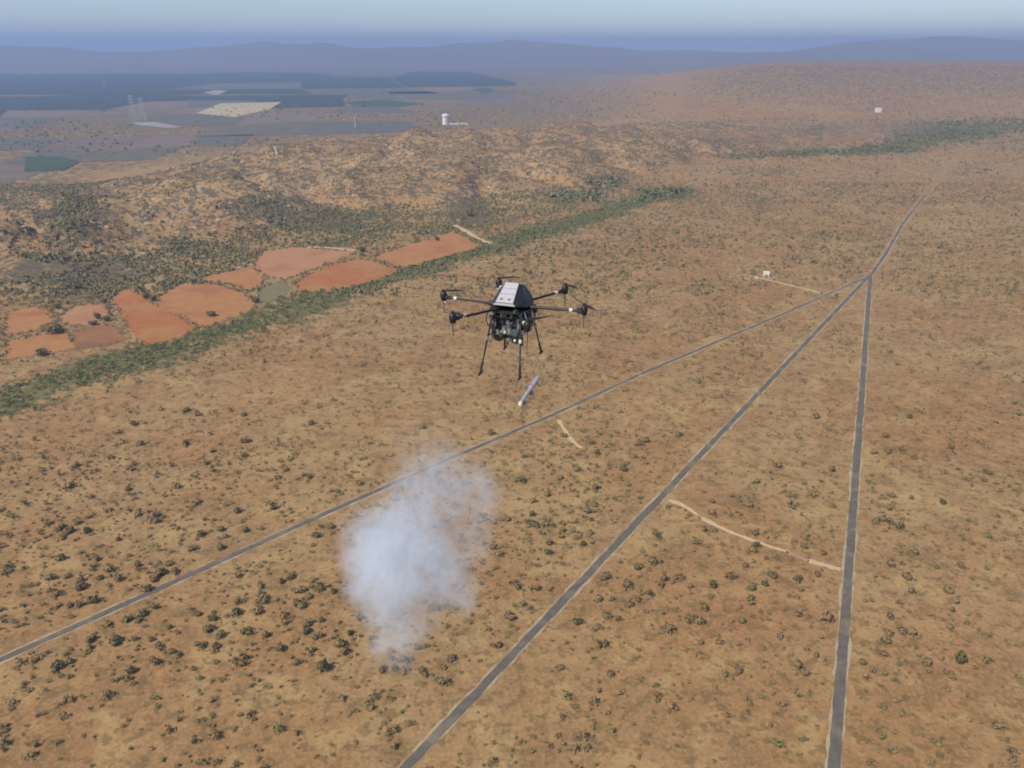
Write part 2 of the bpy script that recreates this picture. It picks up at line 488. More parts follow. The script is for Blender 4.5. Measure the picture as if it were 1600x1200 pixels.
pB = line_through((1313, 1063), (1360, 431), 260, 0)
pA = line_through((763, 1063), (1358, 431), 300, 0)
pC = [line_through((60, 1005), (700, 718), 420, 0)[0], flat(300, 897), flat(520, 797), flat(700, 718), flat(860, 650), flat(1000, 585), flat(1130, 530), flat(1230, 488), flat(1300, 457), JUNC]
pD = [JUNC, flat(1385, 395), flat(1410, 350), flat(1440, 312), flat(1472, 275), flat(1490, 256), flat(1502, 246)]
ROADS = [list(pA), list(pB), pC, pD]
road(list(pA), 1.8, 1.0, 1, 'straight grey asphalt road running diagonally up to the junction, pale gravel verges', 11)
road(list(pB), 2.0, .75, 2, 'straight grey asphalt road rising almost upright to the junction, pale verges', 12)
road(pC, 1.6, 1.0, 0, 'narrow grey road crossing behind the smoke from the lower left', 13)
road(pD, 1.9, 1.3, 3, 'single grey road running on from the junction towards the far hills', 14)

def smooth_path(pts, it=3):
    for _ in range(it):
        q = [pts[0]]
        for a, b in zip(pts[:-1], pts[1:]):
            q += [(a[0] * .75 + b[0] * .25, a[1] * .75 + b[1] * .25), (a[0] * .25 + b[0] * .75, a[1] * .25 + b[1] * .75)]
        pts = q + [pts[-1]]
    return pts
def track(pxs, half, mat, label, seed, z=.03, follow=False, jit=.35, wvar=.3, step=2.5):
    pts = smooth_path([pick(*p)[:2] if follow else flat(*p) for p in pxs])
    pts = resample(pts, step)
    o = strip_mesh(pts, half, z, jit, seed, follow, wvar, 2 if follow else 1).build('dirt_track', mat)
    return tag(o, label, kind='structure')
track([(1044, 781), (1070, 790), (1100, 812), (1135, 829), (1180, 846), (1232, 863)], 1.25, 'track', 'pale winding dirt track leaving the diagonal road', 21)
track([(1262, 876), (1280, 881), (1298, 886), (1314, 890)], 1.6, 'track', 'short pale end of dirt track meeting the upright road', 22)
track([(1228, 862), (1245, 869), (1264, 877)], .95, 'track_faint', 'narrow worn piece of dirt track between its two pale ends', 29)
track([(873, 656), (882, 672), (892, 686), (908, 700)], 1.2, 'track', 'short pale track branching down from the narrow road', 23)
track([(1180, 434), (1205, 438), (1235, 446), (1282, 457)], 1.6, 'track', 'straight pale track from the white hut to the road', 24)
track([(710, 352), (728, 361), (745, 372), (766, 381)], 3.4, 'track', 'broad pale track at the far end of the red fields', 25, follow=True, z=.25, step=4)
track([(1010, 306), (1060, 294), (1110, 276), (1150, 266), (1220, 270), (1290, 277), (1330, 277)], 3.0, 'track_faint', 'faint pale track crossing the far plain beyond the stream trees', 26, follow=True, z=.35, step=6, jit=1.0)
track([(470, 388), (500, 386), (530, 389), (556, 392)], 2.6, 'track', 'thin pale track along the upper edge of the orange fields', 27, follow=True, z=.3, step=4)
track([(1130, 440), (1165, 415), (1195, 400)], 1.2, 'track_faint', 'thin faint footpath curving round the white hut', 28)

# ------------------------------------------------------------------ fields
def field(pxs, mat, label, z=.10, seed=0, name='ploughed_field'):
    w = [flat(*p) for p in pxs]
    mx, my = sum(p[0] for p in w) / len(w), sum(p[1] for p in w) / len(w)
    w = [(mx + (x - mx) * 1.025, my + (y - my) * 1.035) for x, y in w]
    w = resample(w + w[:1], 7.0)[:-1]
    rnd = random.Random(seed)
    w = [(x + rnd.uniform(-1.1, 1.1), y + rnd.uniform(-1.1, 1.1)) for x, y in w]
    bm = bmesh.new()
    vsb = [bm.verts.new((x, y, z)) for x, y in w]
    bm.faces.new(vsb)
    bmesh.ops.triangulate(bm, faces=bm.faces[:])
    bmesh.ops.recalc_face_normals(bm, faces=bm.faces[:])
    me = bpy.data.meshes.new(name); bm.to_mesh(me); bm.free()
    if me.polygons[0].normal.z < 0: me.flip_normals()
    me.materials.append(M[mat])
    o = bpy.data.objects.new(name, me); COL.objects.link(o)
    return tag(o, label, kind='structure')
FIELDS = [
    ([(176, 465), (188, 456), (204, 451), (218, 460), (236, 474), (270, 490), (307, 511), (298, 519), (265, 534), (228, 539), (204, 516), (187, 489)], 'field_red', 'deep red ploughed plot nearest the green stream bank'),
    ([(246, 466), (262, 455), (287, 443), (340, 445), (381, 458), (397, 473), (384, 489), (357, 497), (320, 512), (283, 495), (250, 479)], 'field_orange', 'rounded orange plot beside the deep red one'),
    ([(306, 437), (340, 428), (396, 416), (412, 435), (406, 449), (388, 456), (358, 443)], 'field_orange', 'orange plot sloping down above the rounded one'),
    ([(398, 412), (410, 393), (462, 386), (555, 394), (532, 404), (482, 424), (449, 436), (416, 433)], 'field_tan', 'pale orange plot along the thin upper track'),
    ([(458, 444), (482, 429), (524, 412), (567, 405), (607, 416), (624, 421), (594, 437), (541, 451), (480, 455)], 'field_red', 'long red plot in the middle of the field row'),
    ([(583, 402), (629, 386), (672, 374), (708, 361), (752, 385), (707, 399), (655, 414), (630, 419), (604, 411)], 'field_orange', 'farthest red orange plot ending at the broad pale track'),
    ([(406, 452), (436, 439), (455, 448), (449, 457), (424, 471), (410, 481), (399, 472)], 'field_green', 'small olive fallow patch between the orange plots'),
    ([(93, 496), (117, 479), (161, 475), (172, 486), (165, 495), (143, 506), (108, 507)], 'field_tan', 'small tan plot by the dark round tree'),
    ([(110, 526), (134, 511), (178, 509), (198, 531), (165, 541), (119, 545)], 'field_dark', 'brownish red plot beneath the small tan plot'),
    ([(10, 535), (62, 524), (106, 518), (117, 543), (86, 551), (10, 562)], 'field_orange', 'orange plot at the edge above the stream trees'),
    ([(10, 488), (60, 478), (79, 487), (80, 503), (56, 517), (10, 524)], 'field_orange', 'pale red plot at the left edge of the row'),
]
for k, (pxs, mat, lab) in enumerate(FIELDS):
    field(pxs, mat, lab, .10 + .01 * k, k)
FAR = [
    ([(308, 177), (345, 162), (438, 160), (420, 171), (368, 183)], 'crop_straw', 'bright straw yellow field on the blue far plain', 'crop_field'),
    ([(318, 145), (335, 141), (355, 142), (338, 149)], 'far_pale', 'tiny pale field near the blue horizon band', 'crop_field'),
    ([(40, 268), (40, 246), (95, 246), (124, 253), (100, 266)], 'crop_green', 'dark green crop field at the left edge of the plain', 'crop_field'),
    ([(205, 193), (240, 191), (285, 199), (262, 201), (222, 197)], 'far_pale', 'thin pale strip of bare ground below the lattice mast', 'crop_field'),
    ([(540, 160), (600, 156), (660, 162), (620, 167), (555, 166)], 'crop_green', 'blue green field behind the plateau edge', 'crop_field'),
    ([(735, 140), (760, 137), (775, 140), (762, 146)], 'crop_green', 'small blue green field above the white tower', 'crop_field'),
]
for k, (pxs, mat, lab, nm) in enumerate(FAR):
    field(pxs, mat, lab, .9 + .12 * k, 40 + k, nm)

# patchwork of far plots: jittered four-sided plots that share their corners, hedge gaps between them
M['far_olive'] = two_tone('far_olive', (.13, .115, .078), (.16, .14, .095), .012, .9)
M['far_brown'] = two_tone('far_brown', (.19, .14, .10), (.22, .165, .12), .012, .9)
M['far_slate'] = two_tone('far_slate', (.125, .115, .092), (.15, .135, .105), .012, .9)
def patchwork():
    rnd = random.Random(77)
    rows = [1500, 1720, 1960, 2220, 2520, 2860, 3260, 3700, 4200, 4800, 5500, 6400, 7500, 9000]
    ca, sa = math.cos(R(9)), math.sin(R(9))
    def turn(x, y): return ca * x - sa * (y - 2500), sa * x + ca * (y - 2500) + 2500
    for j in range(len(rows) - 1):
        w = 165 if rows[j] < 2500 else (300 if rows[j] < 4300 else 700)
        n = int(rows[j] * 1.35 / w) + 3
        def corner(i, jj, w=w):
            q = random.Random(int(i * w) * 131 + jj * 7919 + 5)
            gap = rows[jj + 1] - rows[jj] if jj + 1 < len(rows) else 1200
            return turn(600 - i * w + q.uniform(-.26, .26) * w, rows[jj] + q.uniform(-.22, .22) * gap)
        for i in range(n):
            P = [corner(i, j), corner(i + 1, j), corner(i + 1, j + 1), corner(i, j + 1)]
            cx, cy_ = sum(p[0] for p in P) / 4, sum(p[1] for p in P) / 4
            u = cx / cy_
            if u > .05 or u < -1.15: continue
            xs = np.array([p[0] for p in P] + [cx]); ys = np.array([p[1] for p in P] + [cy_])
            if height(xs, ys).max() > .25: continue
            wood = cy_ + 900 * (u + .45) * -1.6 + rnd.uniform(-350, 350) > 3500
            r_ = rnd.random()
            if wood: mat = 'far_wood' if r_ < .72 else ('far_slate' if r_ < .9 else 'far_olive')
            else:
                if r_ < .22: continue
                mat = 'far_olive' if r_ < .46 else 'far_grey' if r_ < .68 else 'far_slate' if r_ < .82 else 'far_brown'
            sh = .985 if wood else .95
            pts = [(cx + (x - cx) * sh, cy_ + (y - cy_) * sh) for x, y in P]
            mb = MB(); mb.add([(x, y, .45 + .02 * ((i + j) % 3)) for x, y in pts], [(3, 2, 1, 0)])
            o = mb.build('far_plot', mat); 
            if o.data.polygons[0].normal.z < 0: o.data.flip_normals()
            tag(o, kind='structure')
patchwork()

# ------------------------------------------------------------------ shrubs
def bush_geometry(rnd, lobes, leaves, spread=.55, flatness=.62):
    """lumpy crown of many small leaf-spray faces around a few lobes; unit radius, base at z=0"""
    V, F = [], []
    cs = []
    for k in range(lobes):
        a = rnd.uniform(0, 6.283); d = rnd.uniform(.1, spread) if k else 0
        cs.append((d * math.cos(a), d * math.sin(a), flatness * rnd.uniform(.42, .72), rnd.uniform(.34, .58)))
    for c in cs:
        for _ in range(max(1, leaves // lobes)):
            d = Vector((rnd.gauss(0, 1), rnd.gauss(0, 1), rnd.gauss(.25, 1))).normalized()
            p = Vector((c[0], c[1], c[2])) + Vector((d.x, d.y, d.z * .85)) * c[3] * rnd.uniform(.55, 1.08)
            p.z = max(p.z, .02)
            t = d.orthogonal().normalized(); t.rotate(Matrix.Rotation(rnd.uniform(0, 6.283), 3, d))
            b = d.cross(t); s = rnd.uniform(.10, .24); tilt = d * rnd.uniform(-.6, .6) * s
            o = len(V)
            V += [p - t * s + tilt, p + b * s * .8, p + t * s - tilt, p - b * s * .6]
            F += [(o, o + 1, o + 2), (o, o + 2, o + 3)]
    return [tuple(v) for v in V], F
def small_bush_geometry(rnd, faces=11):
    V, F = [], []
    for k in range(faces):
        a = rnd.uniform(0, 6.283); e = rnd.uniform(-.1, 1.2)
        d = Vector((math.cos(a) * math.cos(e), math.sin(a) * math.cos(e), math.sin(e)))
        p = Vector((d.x * .62, d.y * .62, .12 + d.z * .62)) * rnd.uniform(.7, 1.1)
        t = d.orthogonal().normalized(); t.rotate(Matrix.Rotation(rnd.uniform(0, 6.283), 3, d)); b = d.cross(t)
        s = rnd.uniform(.28, .48); o = len(V)
        V += [p - t * s - b * s * .6, p + t * s - b * s * .5, p + b * s * .9]
        F += [(o, o + 1, o + 2)]
    return V, F

ROAD_CLEAR = [(ROADS[0], 6.0), (ROADS[1], 5.5), (ROADS[2], 4.6), (ROADS[3], 5.5)]
TRACKS_CLEAR = [[flat(*p) for p in q] for q in ([(1044, 781), (1070, 790), (1135, 829), (1180, 846), (1232, 863), (1314, 890)], [(873, 656), (908, 700)], [(1180, 434), (1282, 457)], [(700, 346), (728, 361), (772, 383)], [(462, 387), (530, 389), (560, 393)])]
FIELD_POLYS = [np.array([flat(*p) for p in f[0]]) for f in FIELDS]
def inside(poly, x, y):
    c = np.zeros(len(x), bool); n = len(poly)
    for i in range(n):
        x0, y0 = poly[i]; x1, y1 = poly[(i + 1) % n]
        cond = ((y0 > y) != (y1 > y)) & (x < (x1 - x0) * (y - y0) / (y1 - y0 + 1e-12) + x0)
        c ^= cond
    return c
def clear_mask(x, y, rad):
    ok = np.ones(len(x), bool)
    for pts, d in ROAD_CLEAR: ok &= seg_dist(x, y, pts) > d + rad * .5
    for pts in TRACKS_CLEAR: ok &= seg_dist(x, y, pts) > (1.6 if pts[0][1] < 880 else 4.5) + rad * .6
    for pl in FIELD_POLYS: ok &= ~inside(pl, x, y)
    return ok
def scatter():
    out = []
    # near plain ------------------------------------------------
    N = 250000
    y = rng.uniform(130, 1500, N); x = rng.uniform(-1, 1, N) * (y * .74 + 90)
    keep = rng.random(N) < (y * .74 + 90) / (1500 * .74 + 90)       # even over the area
    x, y = x[keep], y[keep]
    h = height(x, y)
    px, py, dep = project(x, y, h)
    vg, rd, pl, strip, hill, plain = cover(x, y, h)
    right = ((px - 763) * (431 - 1063) - (py - 1063) * (1358 - 763)) < 0      # which side of the diagonal road
    clump = fbm(x / 48, y / 48, 101, 3)
    dens = np.where(right, .34, .40) * sstep(.34, .58, clump) + np.where(right, .10, .14)
    dens = dens * np.where((py < 690) & (py > 560) & (px < 760), .55, 1) * np.where((py > 690) & ~right, 1.25, 1)
    rf = np.interp(np.clip(x / y, -1.4, 1.4), *FOOT)
    slope = sstep(-190, -60, y - rf) * (px < 900)
    dens = np.maximum(dens, slope * (.25 + .6 * sstep(.38, .58, clump)))
    dens = np.maximum(dens, strip * .75 * sstep(.30, .52, fbm(x / 22, y / 22, 97, 3))) * (1 - .6 * np.clip(pl, 0, 1))
    keep = (rng.random(len(x)) < dens) & (hill < .25)
    strip = np.maximum(strip, slope * .45)
    x, y, h, strip, px, py = (a[keep] for a in (x, y, h, strip, px, py))
    out.append((x, y, h, strip, np.where(strip > .4, rng.uniform(1.5, 3.2, len(x)), np.clip(rng.lognormal(.32, .46, len(x)), .5, 3.5)), np.clip(.62 - .5 * strip + rng.normal(0, .22, len(x)), 0, 1)))
    # denser green along the stream -----------------------------
    S = np.array(resample(STREAM, 1.1)); k = rng.integers(0, len(S), 2400)
    x = S[k, 0] + rng.normal(0, np.where(np.arange(2400) % 3 == 0, 34, 17), 2400); y = S[k, 1] + rng.normal(0, np.where(np.arange(2400) % 3 == 0, 34, 17), 2400); h = height(x, y)
    out.append((x, y, h, np.ones(2400), rng.uniform(.9, 2.7, 2400), np.clip(rng.normal(.2, .22, 2400), 0, 1)))
    # low growth on the banks between the plots
    for f in FIELDS:
        E = np.array(resample([flat(*p) for p in f[0] + f[0][:1]], 3.0)); n = len(E); kk = rng.random(n) < .75 * sstep(.36, .54, fbm(E[:, 0] / 25, E[:, 1] / 25, 7, 2)) + .1
        E = E[kk] + rng.normal(0, 1.2, (int(kk.sum()), 2)); n = len(E)
        out.append((E[:, 0], E[:, 1], np.zeros(n), np.full(n, 2.0), rng.uniform(.8, 2.4, n), np.clip(rng.normal(.25, .2, n), 0, 1)))
    # plateau and its slopes ------------------------------------
    N = 140000
    y = rng.uniform(850, 2300, N); x = rng.uniform(-1, .45, N) * (y * .8 + 60); h = height(x, y)
    vg, rd, pl, strip, hill, plain = cover(x, y, h)
    dens = hill * (.14 + .62 * sstep(.40, .60, fbm(x / 42, y / 42, 131, 3)) + np.clip(vg - .36, 0, 1) * 1.7) * (1 - .6 * np.clip(pl, 0, 1))
    keep = rng.random(N) < dens; x, y, h, vg = (a[keep] for a in (x, y, h, vg))
    out.append((x, y, h, vg, np.clip(rng.lognormal(.46, .38, len(x)), .9, 3.8) * (1 + .35 * (vg > .6)), np.clip(.80 - vg * .38 + rng.normal(0, .18, len(x)), .28, 1)))
    # far plain on the road side --------------------------------
    N = 52000
    y = 1300 + 2900 * rng.random(N) ** 1.25; x = (rng.uniform(-.05, 1.0, N)) * (y * .8); h = height(x, y)
    vg, rd, pl, strip, hill, plain = cover(x, y, h)
    dens = .22 + .35 * sstep(.45, .65, fbm(x / 90, y / 90, 141, 3)) + vg * .8
    keep = (rng.random(N) < dens) & (hill < .9) & (plain < .15); x, y, h, vg = (a[keep] for a in (x, y, h, vg))
    out.append((x, y, h, vg, np.clip(rng.lognormal(.65, .4, len(x)), 1.0, 5.0) * (1 + 1.3 * (vg > .55)), np.clip(.7 - vg * .8 + rng.normal(0, .2, len(x)), 0, 1)))
    # wooded watercourse on the far side of the road plain
    B = [pick(*p)[:2] for p in ((1120, 246), (1200, 243), (1270, 240), (1340, 238), (1400, 228), (1450, 217), (1500, 208), (1560, 200), (1640, 192))]
    S = np.array(resample(B, 4.0)); n = 2300; k = (len(S) * rng.random(n) ** .75).astype(int); f_ = k / len(S)
    x = S[k, 0] + rng.normal(0, 1, n) * (14 + 40 * f_); y = S[k, 1] + rng.normal(0, 1, n) * (12 + 90 * f_ ** 1.5); h = height(x, y)
    out.append((x, y, h, np.ones(n), rng.uniform(2.4, 6.0, n), rng.uniform(0, .25, n)))
    # trees dotted over the far plain ---------------------------
    N = 5000
    y = rng.uniform(1500, 6000, N); x = rng.uniform(-1, .25, N) * y * .8; h = height(x, y)
    *_, plain = cover(x, y, h)
    keep = rng.random(N) < plain * sstep(.45, .6, fbm(x / 260, y / 260, 151, 3)); x, y, h = x[keep], y[keep], h[keep]
    out.append((x, y, h, np.ones(len(x)), rng.uniform(3, 7, len(x)), rng.uniform(0, .3, len(x))))
    A = [np.concatenate(c) for c in zip(*out)]
    ok = clear_mask(A[0], A[1], A[4]) | (A[3] > 1.5)
    return [a[ok] for a in A]
BX, BY, BZ, BV, BR, BT = scatter()

# single shrubs and trees that stand out in the photograph: pixel of the base, radius in m, height factor, material, label
SPECIAL = [
    (1165, 886, 2.3, .75, 'bush_dry', 'round brown shrub standing in a pale ring of bare earth'),
    (1184, 852, 3.2, .55, 'bush_green', 'wide dark green shrub just below the bend of the dirt track'),
    (1207, 902, 3.3, .6, 'bush_green', 'bushy grey green shrub between ringed shrub and upright road'),
    (1424, 780, 2.5, .75, 'bush', 'ragged olive shrub in a pale patch right of the upright road'),
    (1263, 872, 1.1, .9, 'bush', 'small dark shrub in the gap of the dirt track'),
    (1101, 952, 2.4, 1.1, 'bush', 'tall narrow olive shrub below the dirt track'),
    (1158, 972, 3.2, .75, 'bush', 'broad olive shrub on reddish soil below the dirt track'),
    (1290, 968, 3.6, .9, 'bush_dry', 'large airy brown shrub hard beside the upright road'),
    (1275, 1026, 2.0, .8, 'bush', 'dark compact shrub near the foot of the upright road'),
    (1500, 1030, 3.8, .95, 'bush_green', 'largest grey green shrub in the lower right corner'),
    (1405, 942, 2.1, .55, 'bush', 'flat dark shrub right of the upright road'),
    (1410, 990, 2.5, .8, 'bush_dry', 'brown domed shrub right of the upright road low down'),
    (178, 1006, 4.2, .6, 'bush_green', 'widest blackish green thicket below the narrow road'),
    (140, 1002, 3.2, .75, 'bush_green', 'leafy thicket touching the blackish one below the narrow road'),
    (232, 922, 3.3, .8, 'bush_green', 'bright green shrub against the upper verge of the narrow road'),
    (255, 895, 3.4, .8, 'bush_green', 'dark tall shrub above the verge of the narrow road'),
    (345, 858, 3.0, .95, 'bush', 'dark upright shrub touching the narrow road'),
    (300, 858, 3.4, .5, 'bush_dry', 'low spreading olive mound above the narrow road'),
    (345, 830, 2.8, .85, 'bush', 'yellow green shrub uphill of the olive mound'),
    (385, 830, 2.7, .85, 'bush_green', 'leafy light green shrub above the narrow road'),
    (155, 905, 2.4, .6, 'bush_green', 'dark bluish shrub on open ground above the narrow road'),
    (200, 970, 3.1, .65, 'bush_green', 'green shrub against the lower verge of the narrow road'),
    (507, 1045, 3.6, 1.2, 'bush_green', 'tall dark shrub below the foot of the smoke'),
    (243, 1036, 2.7, .9, 'bush', 'dark round shrub low in the bottom left corner'),
    (325, 985, 3.8, .6, 'bush', 'wide clump of olive shrubs below the narrow road'),
    (308, 960, 2.6, .7, 'bush', 'dark shrub above the wide olive clump'),
    (468, 925, 3.6, .6, 'bush', 'sprawling shrub left of the smoke'),
    (855, 775, 3.1, .8, 'bush', 'dark olive shrub right of the smoke halfway up'),
    (880, 830, 2.6, .8, 'bush', 'lone olive shrub on a bare patch between smoke and diagonal road'),
    (855, 865, 2.8, .6, 'bush_green', 'leaning green shrub right of the thick smoke'),
    (820, 715, 2.6, .6, 'bush_green', 'dark shrub below the narrow road near the short track'),
    (900, 735, 2.9, .7, 'bush', 'olive shrub below the end of the short track'),
    (1115, 786, 2.0, .8, 'bush_dry', 'small brown shrub between diagonal road and dirt track'),
]
TREES = [
    (86, 521, 7.5, .55, 'wide dark green tree on the small tan plot'),
    (228, 466, 4.6, .8, 'first of two dark trees at the top of the deep red plot'),
    (240, 470, 4.4, .75, 'second of two dark trees at the top of the deep red plot'),
    (152, 498, 5.2, .75, 'dark tree between tan plot and deep red plot'),
    (166, 502, 4.6, .7, 'dark bluish tree at the corner of the deep red plot'),
    (163, 474, 4.4, .8, 'dark tree above the tan plot'),
    (90, 483, 3.6, .9, 'small dark tree standing above the tan plot'),
    (145, 508, 4.5, .5, 'low brown tree under the tan plot'),
    (120, 452, 6.5, .7, 'largest dark tree under the plateau slope'),
    (566, 394, 5.0, 1.0, 'dark tree at the corner of pale orange and red orange plots'),
    (683, 376, 4.6, .8, 'lone round tree on the farthest red orange plot'),
    (400, 474, 4.4, 1.0, 'bluish tree at the tip of the rounded orange plot'),
    (330, 494, 6.0, .45, 'low grey green trees at foot of the rounded orange plot'),
    (65, 556, 6.0, .7, 'round tree in the stream belt at the left edge'),
    (735, 338, 7.0, .8, 'dark tree in the overgrown hollow of the plateau foot'),
]
def make_special():
    rnd = random.Random(5)
    for px, py, r, hf, mat, lab in SPECIAL:
        x, y = flat(px, py)
        V, F = bush_geometry(rnd, rnd.randint(4, 7), 170)
        mb = MB(); mb.add([(a * r, b * r, c * r * hf * 1.5) for a, b, c in V], F)
        root = empty('shrub', (x, y, 0), rnd.uniform(0, 6.28))
        mb.build('crown', mat, root)
        st = MB()
        for _ in range(4):
            a = rnd.uniform(0, 6.28)
            st.tube((0, 0, -.1), (math.cos(a) * r * .35, math.sin(a) * r * .35, r * hf * .6), .09, .03, 5)
        st.build('stem', 'bark', root)
        tag(root, lab, 'shrub', 'shrubs that stand out on the plain')
    for px, py, r, hf, lab in TREES:
        x, y, z = pick(px, py)
        V, F = bush_geometry(rnd, 8, 260, .6)
        root = empty('field_tree', (x, y, z), rnd.uniform(0, 6.28))
        mb = MB(); mb.add([(a * r, b * r, c * r * hf * 1.5 + r * .25) for a, b, c in V], F)
        mb.build('crown', 'bush_green', root)
        t = MB(); t.tube((0, 0, -.3), (0, 0, r * .8), .28, .16, 7)
        for _ in range(3):
            a = rnd.uniform(0, 6.28)
            t.tube((0, 0, r * .45), (math.cos(a) * r * .45, math.sin(a) * r * .45, r * hf * .9), .14, .05, 5)
        t.build('trunk', 'bark', root)
        tag(root, lab, 'tree', 'trees round the ploughed plots')
make_special()

def build_scrub():
    px, py, dep = project(BX, BY, BZ)
    # the shrubs that show largest become things of their own
    size = BR * FOC / dep
    smoke = ((px - 645) / 125) ** 2 + ((py - 860) / 170) ** 2 < 1
    cand = (px > 66) & (px < 1534) & (py > 600) & (py < 1056) & ~smoke & (BZ < 1)
    taken = np.zeros(len(BX), bool)
    for s in SPECIAL:
        sx, sy = flat(s[0], s[1]); taken |= np.hypot(BX - sx, BY - sy) < s[2] * 1.25
    cand &= ~taken
    order = np.argsort(-(size * cand))[:252]
    single = np.zeros(len(BX), bool); single[order] = True
    rnd = random.Random(3)
    protos = {}
    for mat in ('bush', 'bush_dry', 'bush_green'):
        protos[mat] = []
        for k in range(6):
            V, F = bush_geometry(rnd, rnd.randint(3, 6), 110)
            me = bpy.data.meshes.new('shrub'); me.from_pydata([(a, b, c * 1.5) for a, b, c in V], [], F); me.materials.append(M[mat]); protos[mat].append(me)
    ZN = {0: 'beyond the narrow road', 1: 'between narrow and diagonal roads', 2: 'between diagonal and upright roads, beyond the dirt track',
          3: 'between diagonal and upright roads, below the dirt track', 4: 'on the ground right of the upright road'}
    CW = {'bush': 'olive', 'bush_dry': 'brown', 'bush_green': 'dark green'}
    for i in order:
        X, Y = px[i], py[i]
        xc = np.interp(X, [60, 300, 520, 700, 860, 1000, 1130, 1230, 1300, 1360], [1005, 897, 797, 718, 650, 585, 530, 488, 457, 431])
        xb = 1313 + (1063 - Y) / 632 * 47
        xa = 763 + (1063 - Y) / 632 * 595
        if X > xb: zn = 4
        elif X > xa:
            zn = 2 if Y < np.interp(X, [1044, 1100, 1180, 1314], [781, 812, 846, 890]) else 3
        elif Y > xc: zn = 1
        else: zn = 0
        zt = ZN[zn]
        P1 = (np.array([BX[i]]), np.array([BY[i]]))
        dr = [float(seg_dist(*P1, r_)[0]) for r_ in ROADS]
        if min(dr) < 9: zt = ('hugging the verge of the diagonal road', 'hugging the verge of the upright road', 'hugging the verge of the narrow road', 'hugging the verge of the single road beyond the junction')[int(np.argmin(dr))]
        elif float(min(seg_dist(*P1, t_)[0] for t_ in TRACKS_CLEAR[:1])) < 9: zt = 'right beside the winding dirt track'
        elif ((X - 645) / 185) ** 2 + ((Y - 860) / 235) ** 2 < 1: zt = 'just left of the smoke' if X < 645 else 'just right of the smoke'
        elif zn == 0: zt += ', far left' if X < 250 else (', left of the smoke' if X < 560 else ', under the drone')
        if zn == 0 and zt.startswith('beyond'): zt += ', upper part' if Y < 720 else (', middle part' if Y < 800 else ', lower part')
        elif zn == 1: zt += ', lower left' if X < 420 else (', near the bottom edge' if Y > 1000 else '')
        elif zn == 4: zt += ', low down' if Y > 880 else ', high up'
        t = BT[i]
        mat = 'bush_green' if t < .42 else ('bush' if t < .78 else 'bush_dry')
        o = bpy.data.objects.new('shrub', rnd.choice(protos[mat])); COL.objects.link(o)
        r = float(BR[i]); hf = rnd.uniform(.55, .95)
        o.location = (float(BX[i]), float(BY[i]), float(BZ[i]) - .03); o.scale = (r * rnd.uniform(.85, 1.2), r * rnd.uniform(.85, 1.2), r * hf)
        o.rotation_euler = (0, 0, rnd.uniform(0, 6.283))
        sz = 'large' if size[i] > 8.5 else ('small' if size[i] < 6.2 else 'middling')
        tag(o, f'{sz} {CW[mat]} shrub {zt}', 'shrub', f'{sz} {CW[mat]} shrubs {zt}')
    # the rest: one mass
    rest = ~single & ~taken
    variants_near = [bush_geometry(random.Random(60 + k), 4, 44) for k in range(6)]
    variants_mid = [bush_geometry(random.Random(70 + k), 3, 18) for k in range(6)]
    variants_far = [small_bush_geometry(random.Random(80 + k), 11) for k in range(8)]
    idx = np.nonzero(rest)[0]
    dd = dep[idx]; inner = dd < 480; mid_ = (dd >= 480) & (dd < 800)
    VV, FF, TT = [], [], []; off = 0
    for vars_, ids in ((variants_near, idx[inner]), (variants_mid, idx[mid_]), (variants_far, idx[dd >= 800])):
        which = rng.integers(0, len(vars_), len(ids))
        for k, (V, F) in enumerate(vars_):
            sel = ids[which == k]
            if not len(sel): continue
            V = np.array([tuple(v) for v in V]); F = np.array(F)
            n = len(sel); a = rng.uniform(0, 6.283, n); ca, sa = np.cos(a)[:, None], np.sin(a)[:, None]
            r = (BR[sel] * np.where((dep[sel] > 480) & (dep[sel] < 1100), 1.2, 1.0))[:, None]; hh = r * rng.uniform(.7, 1.35, n)[:, None]; ex = r * rng.uniform(.85, 1.25, n)[:, None]
            x = (V[None, :, 0] * ca - V[None, :, 1] * sa) * ex + BX[sel][:, None]
            y = (V[None, :, 0] * sa + V[None, :, 1] * ca) * r + BY[sel][:, None]
            z = V[None, :, 2] * hh + BZ[sel][:, None] - .05
            VV.append(np.stack([x, y, z], -1).reshape(-1, 3))
            FF.append((F[None] + (np.arange(n) * len(V))[:, None, None] + off).reshape(-1))
            TT.append(np.repeat(BT[sel], len(V))); off += n * len(V)
    me = np_mesh('scrub', np.concatenate(VV), np.concatenate(FF), 3, 'scrub')
    at = me.attributes.new('tone', 'FLOAT', 'POINT'); at.data.foreach_set('value', np.concatenate(TT).astype(np.float32))
    o = bpy.data.objects.new('scrub', me); COL.objects.link(o)
    tag(o, 'countless small olive and brown shrubs covering plain, stream bank and plateau', 'scrub', kind='stuff')
    print('scrub count', len(idx), 'tris', len(me.polygons))
build_scrub()

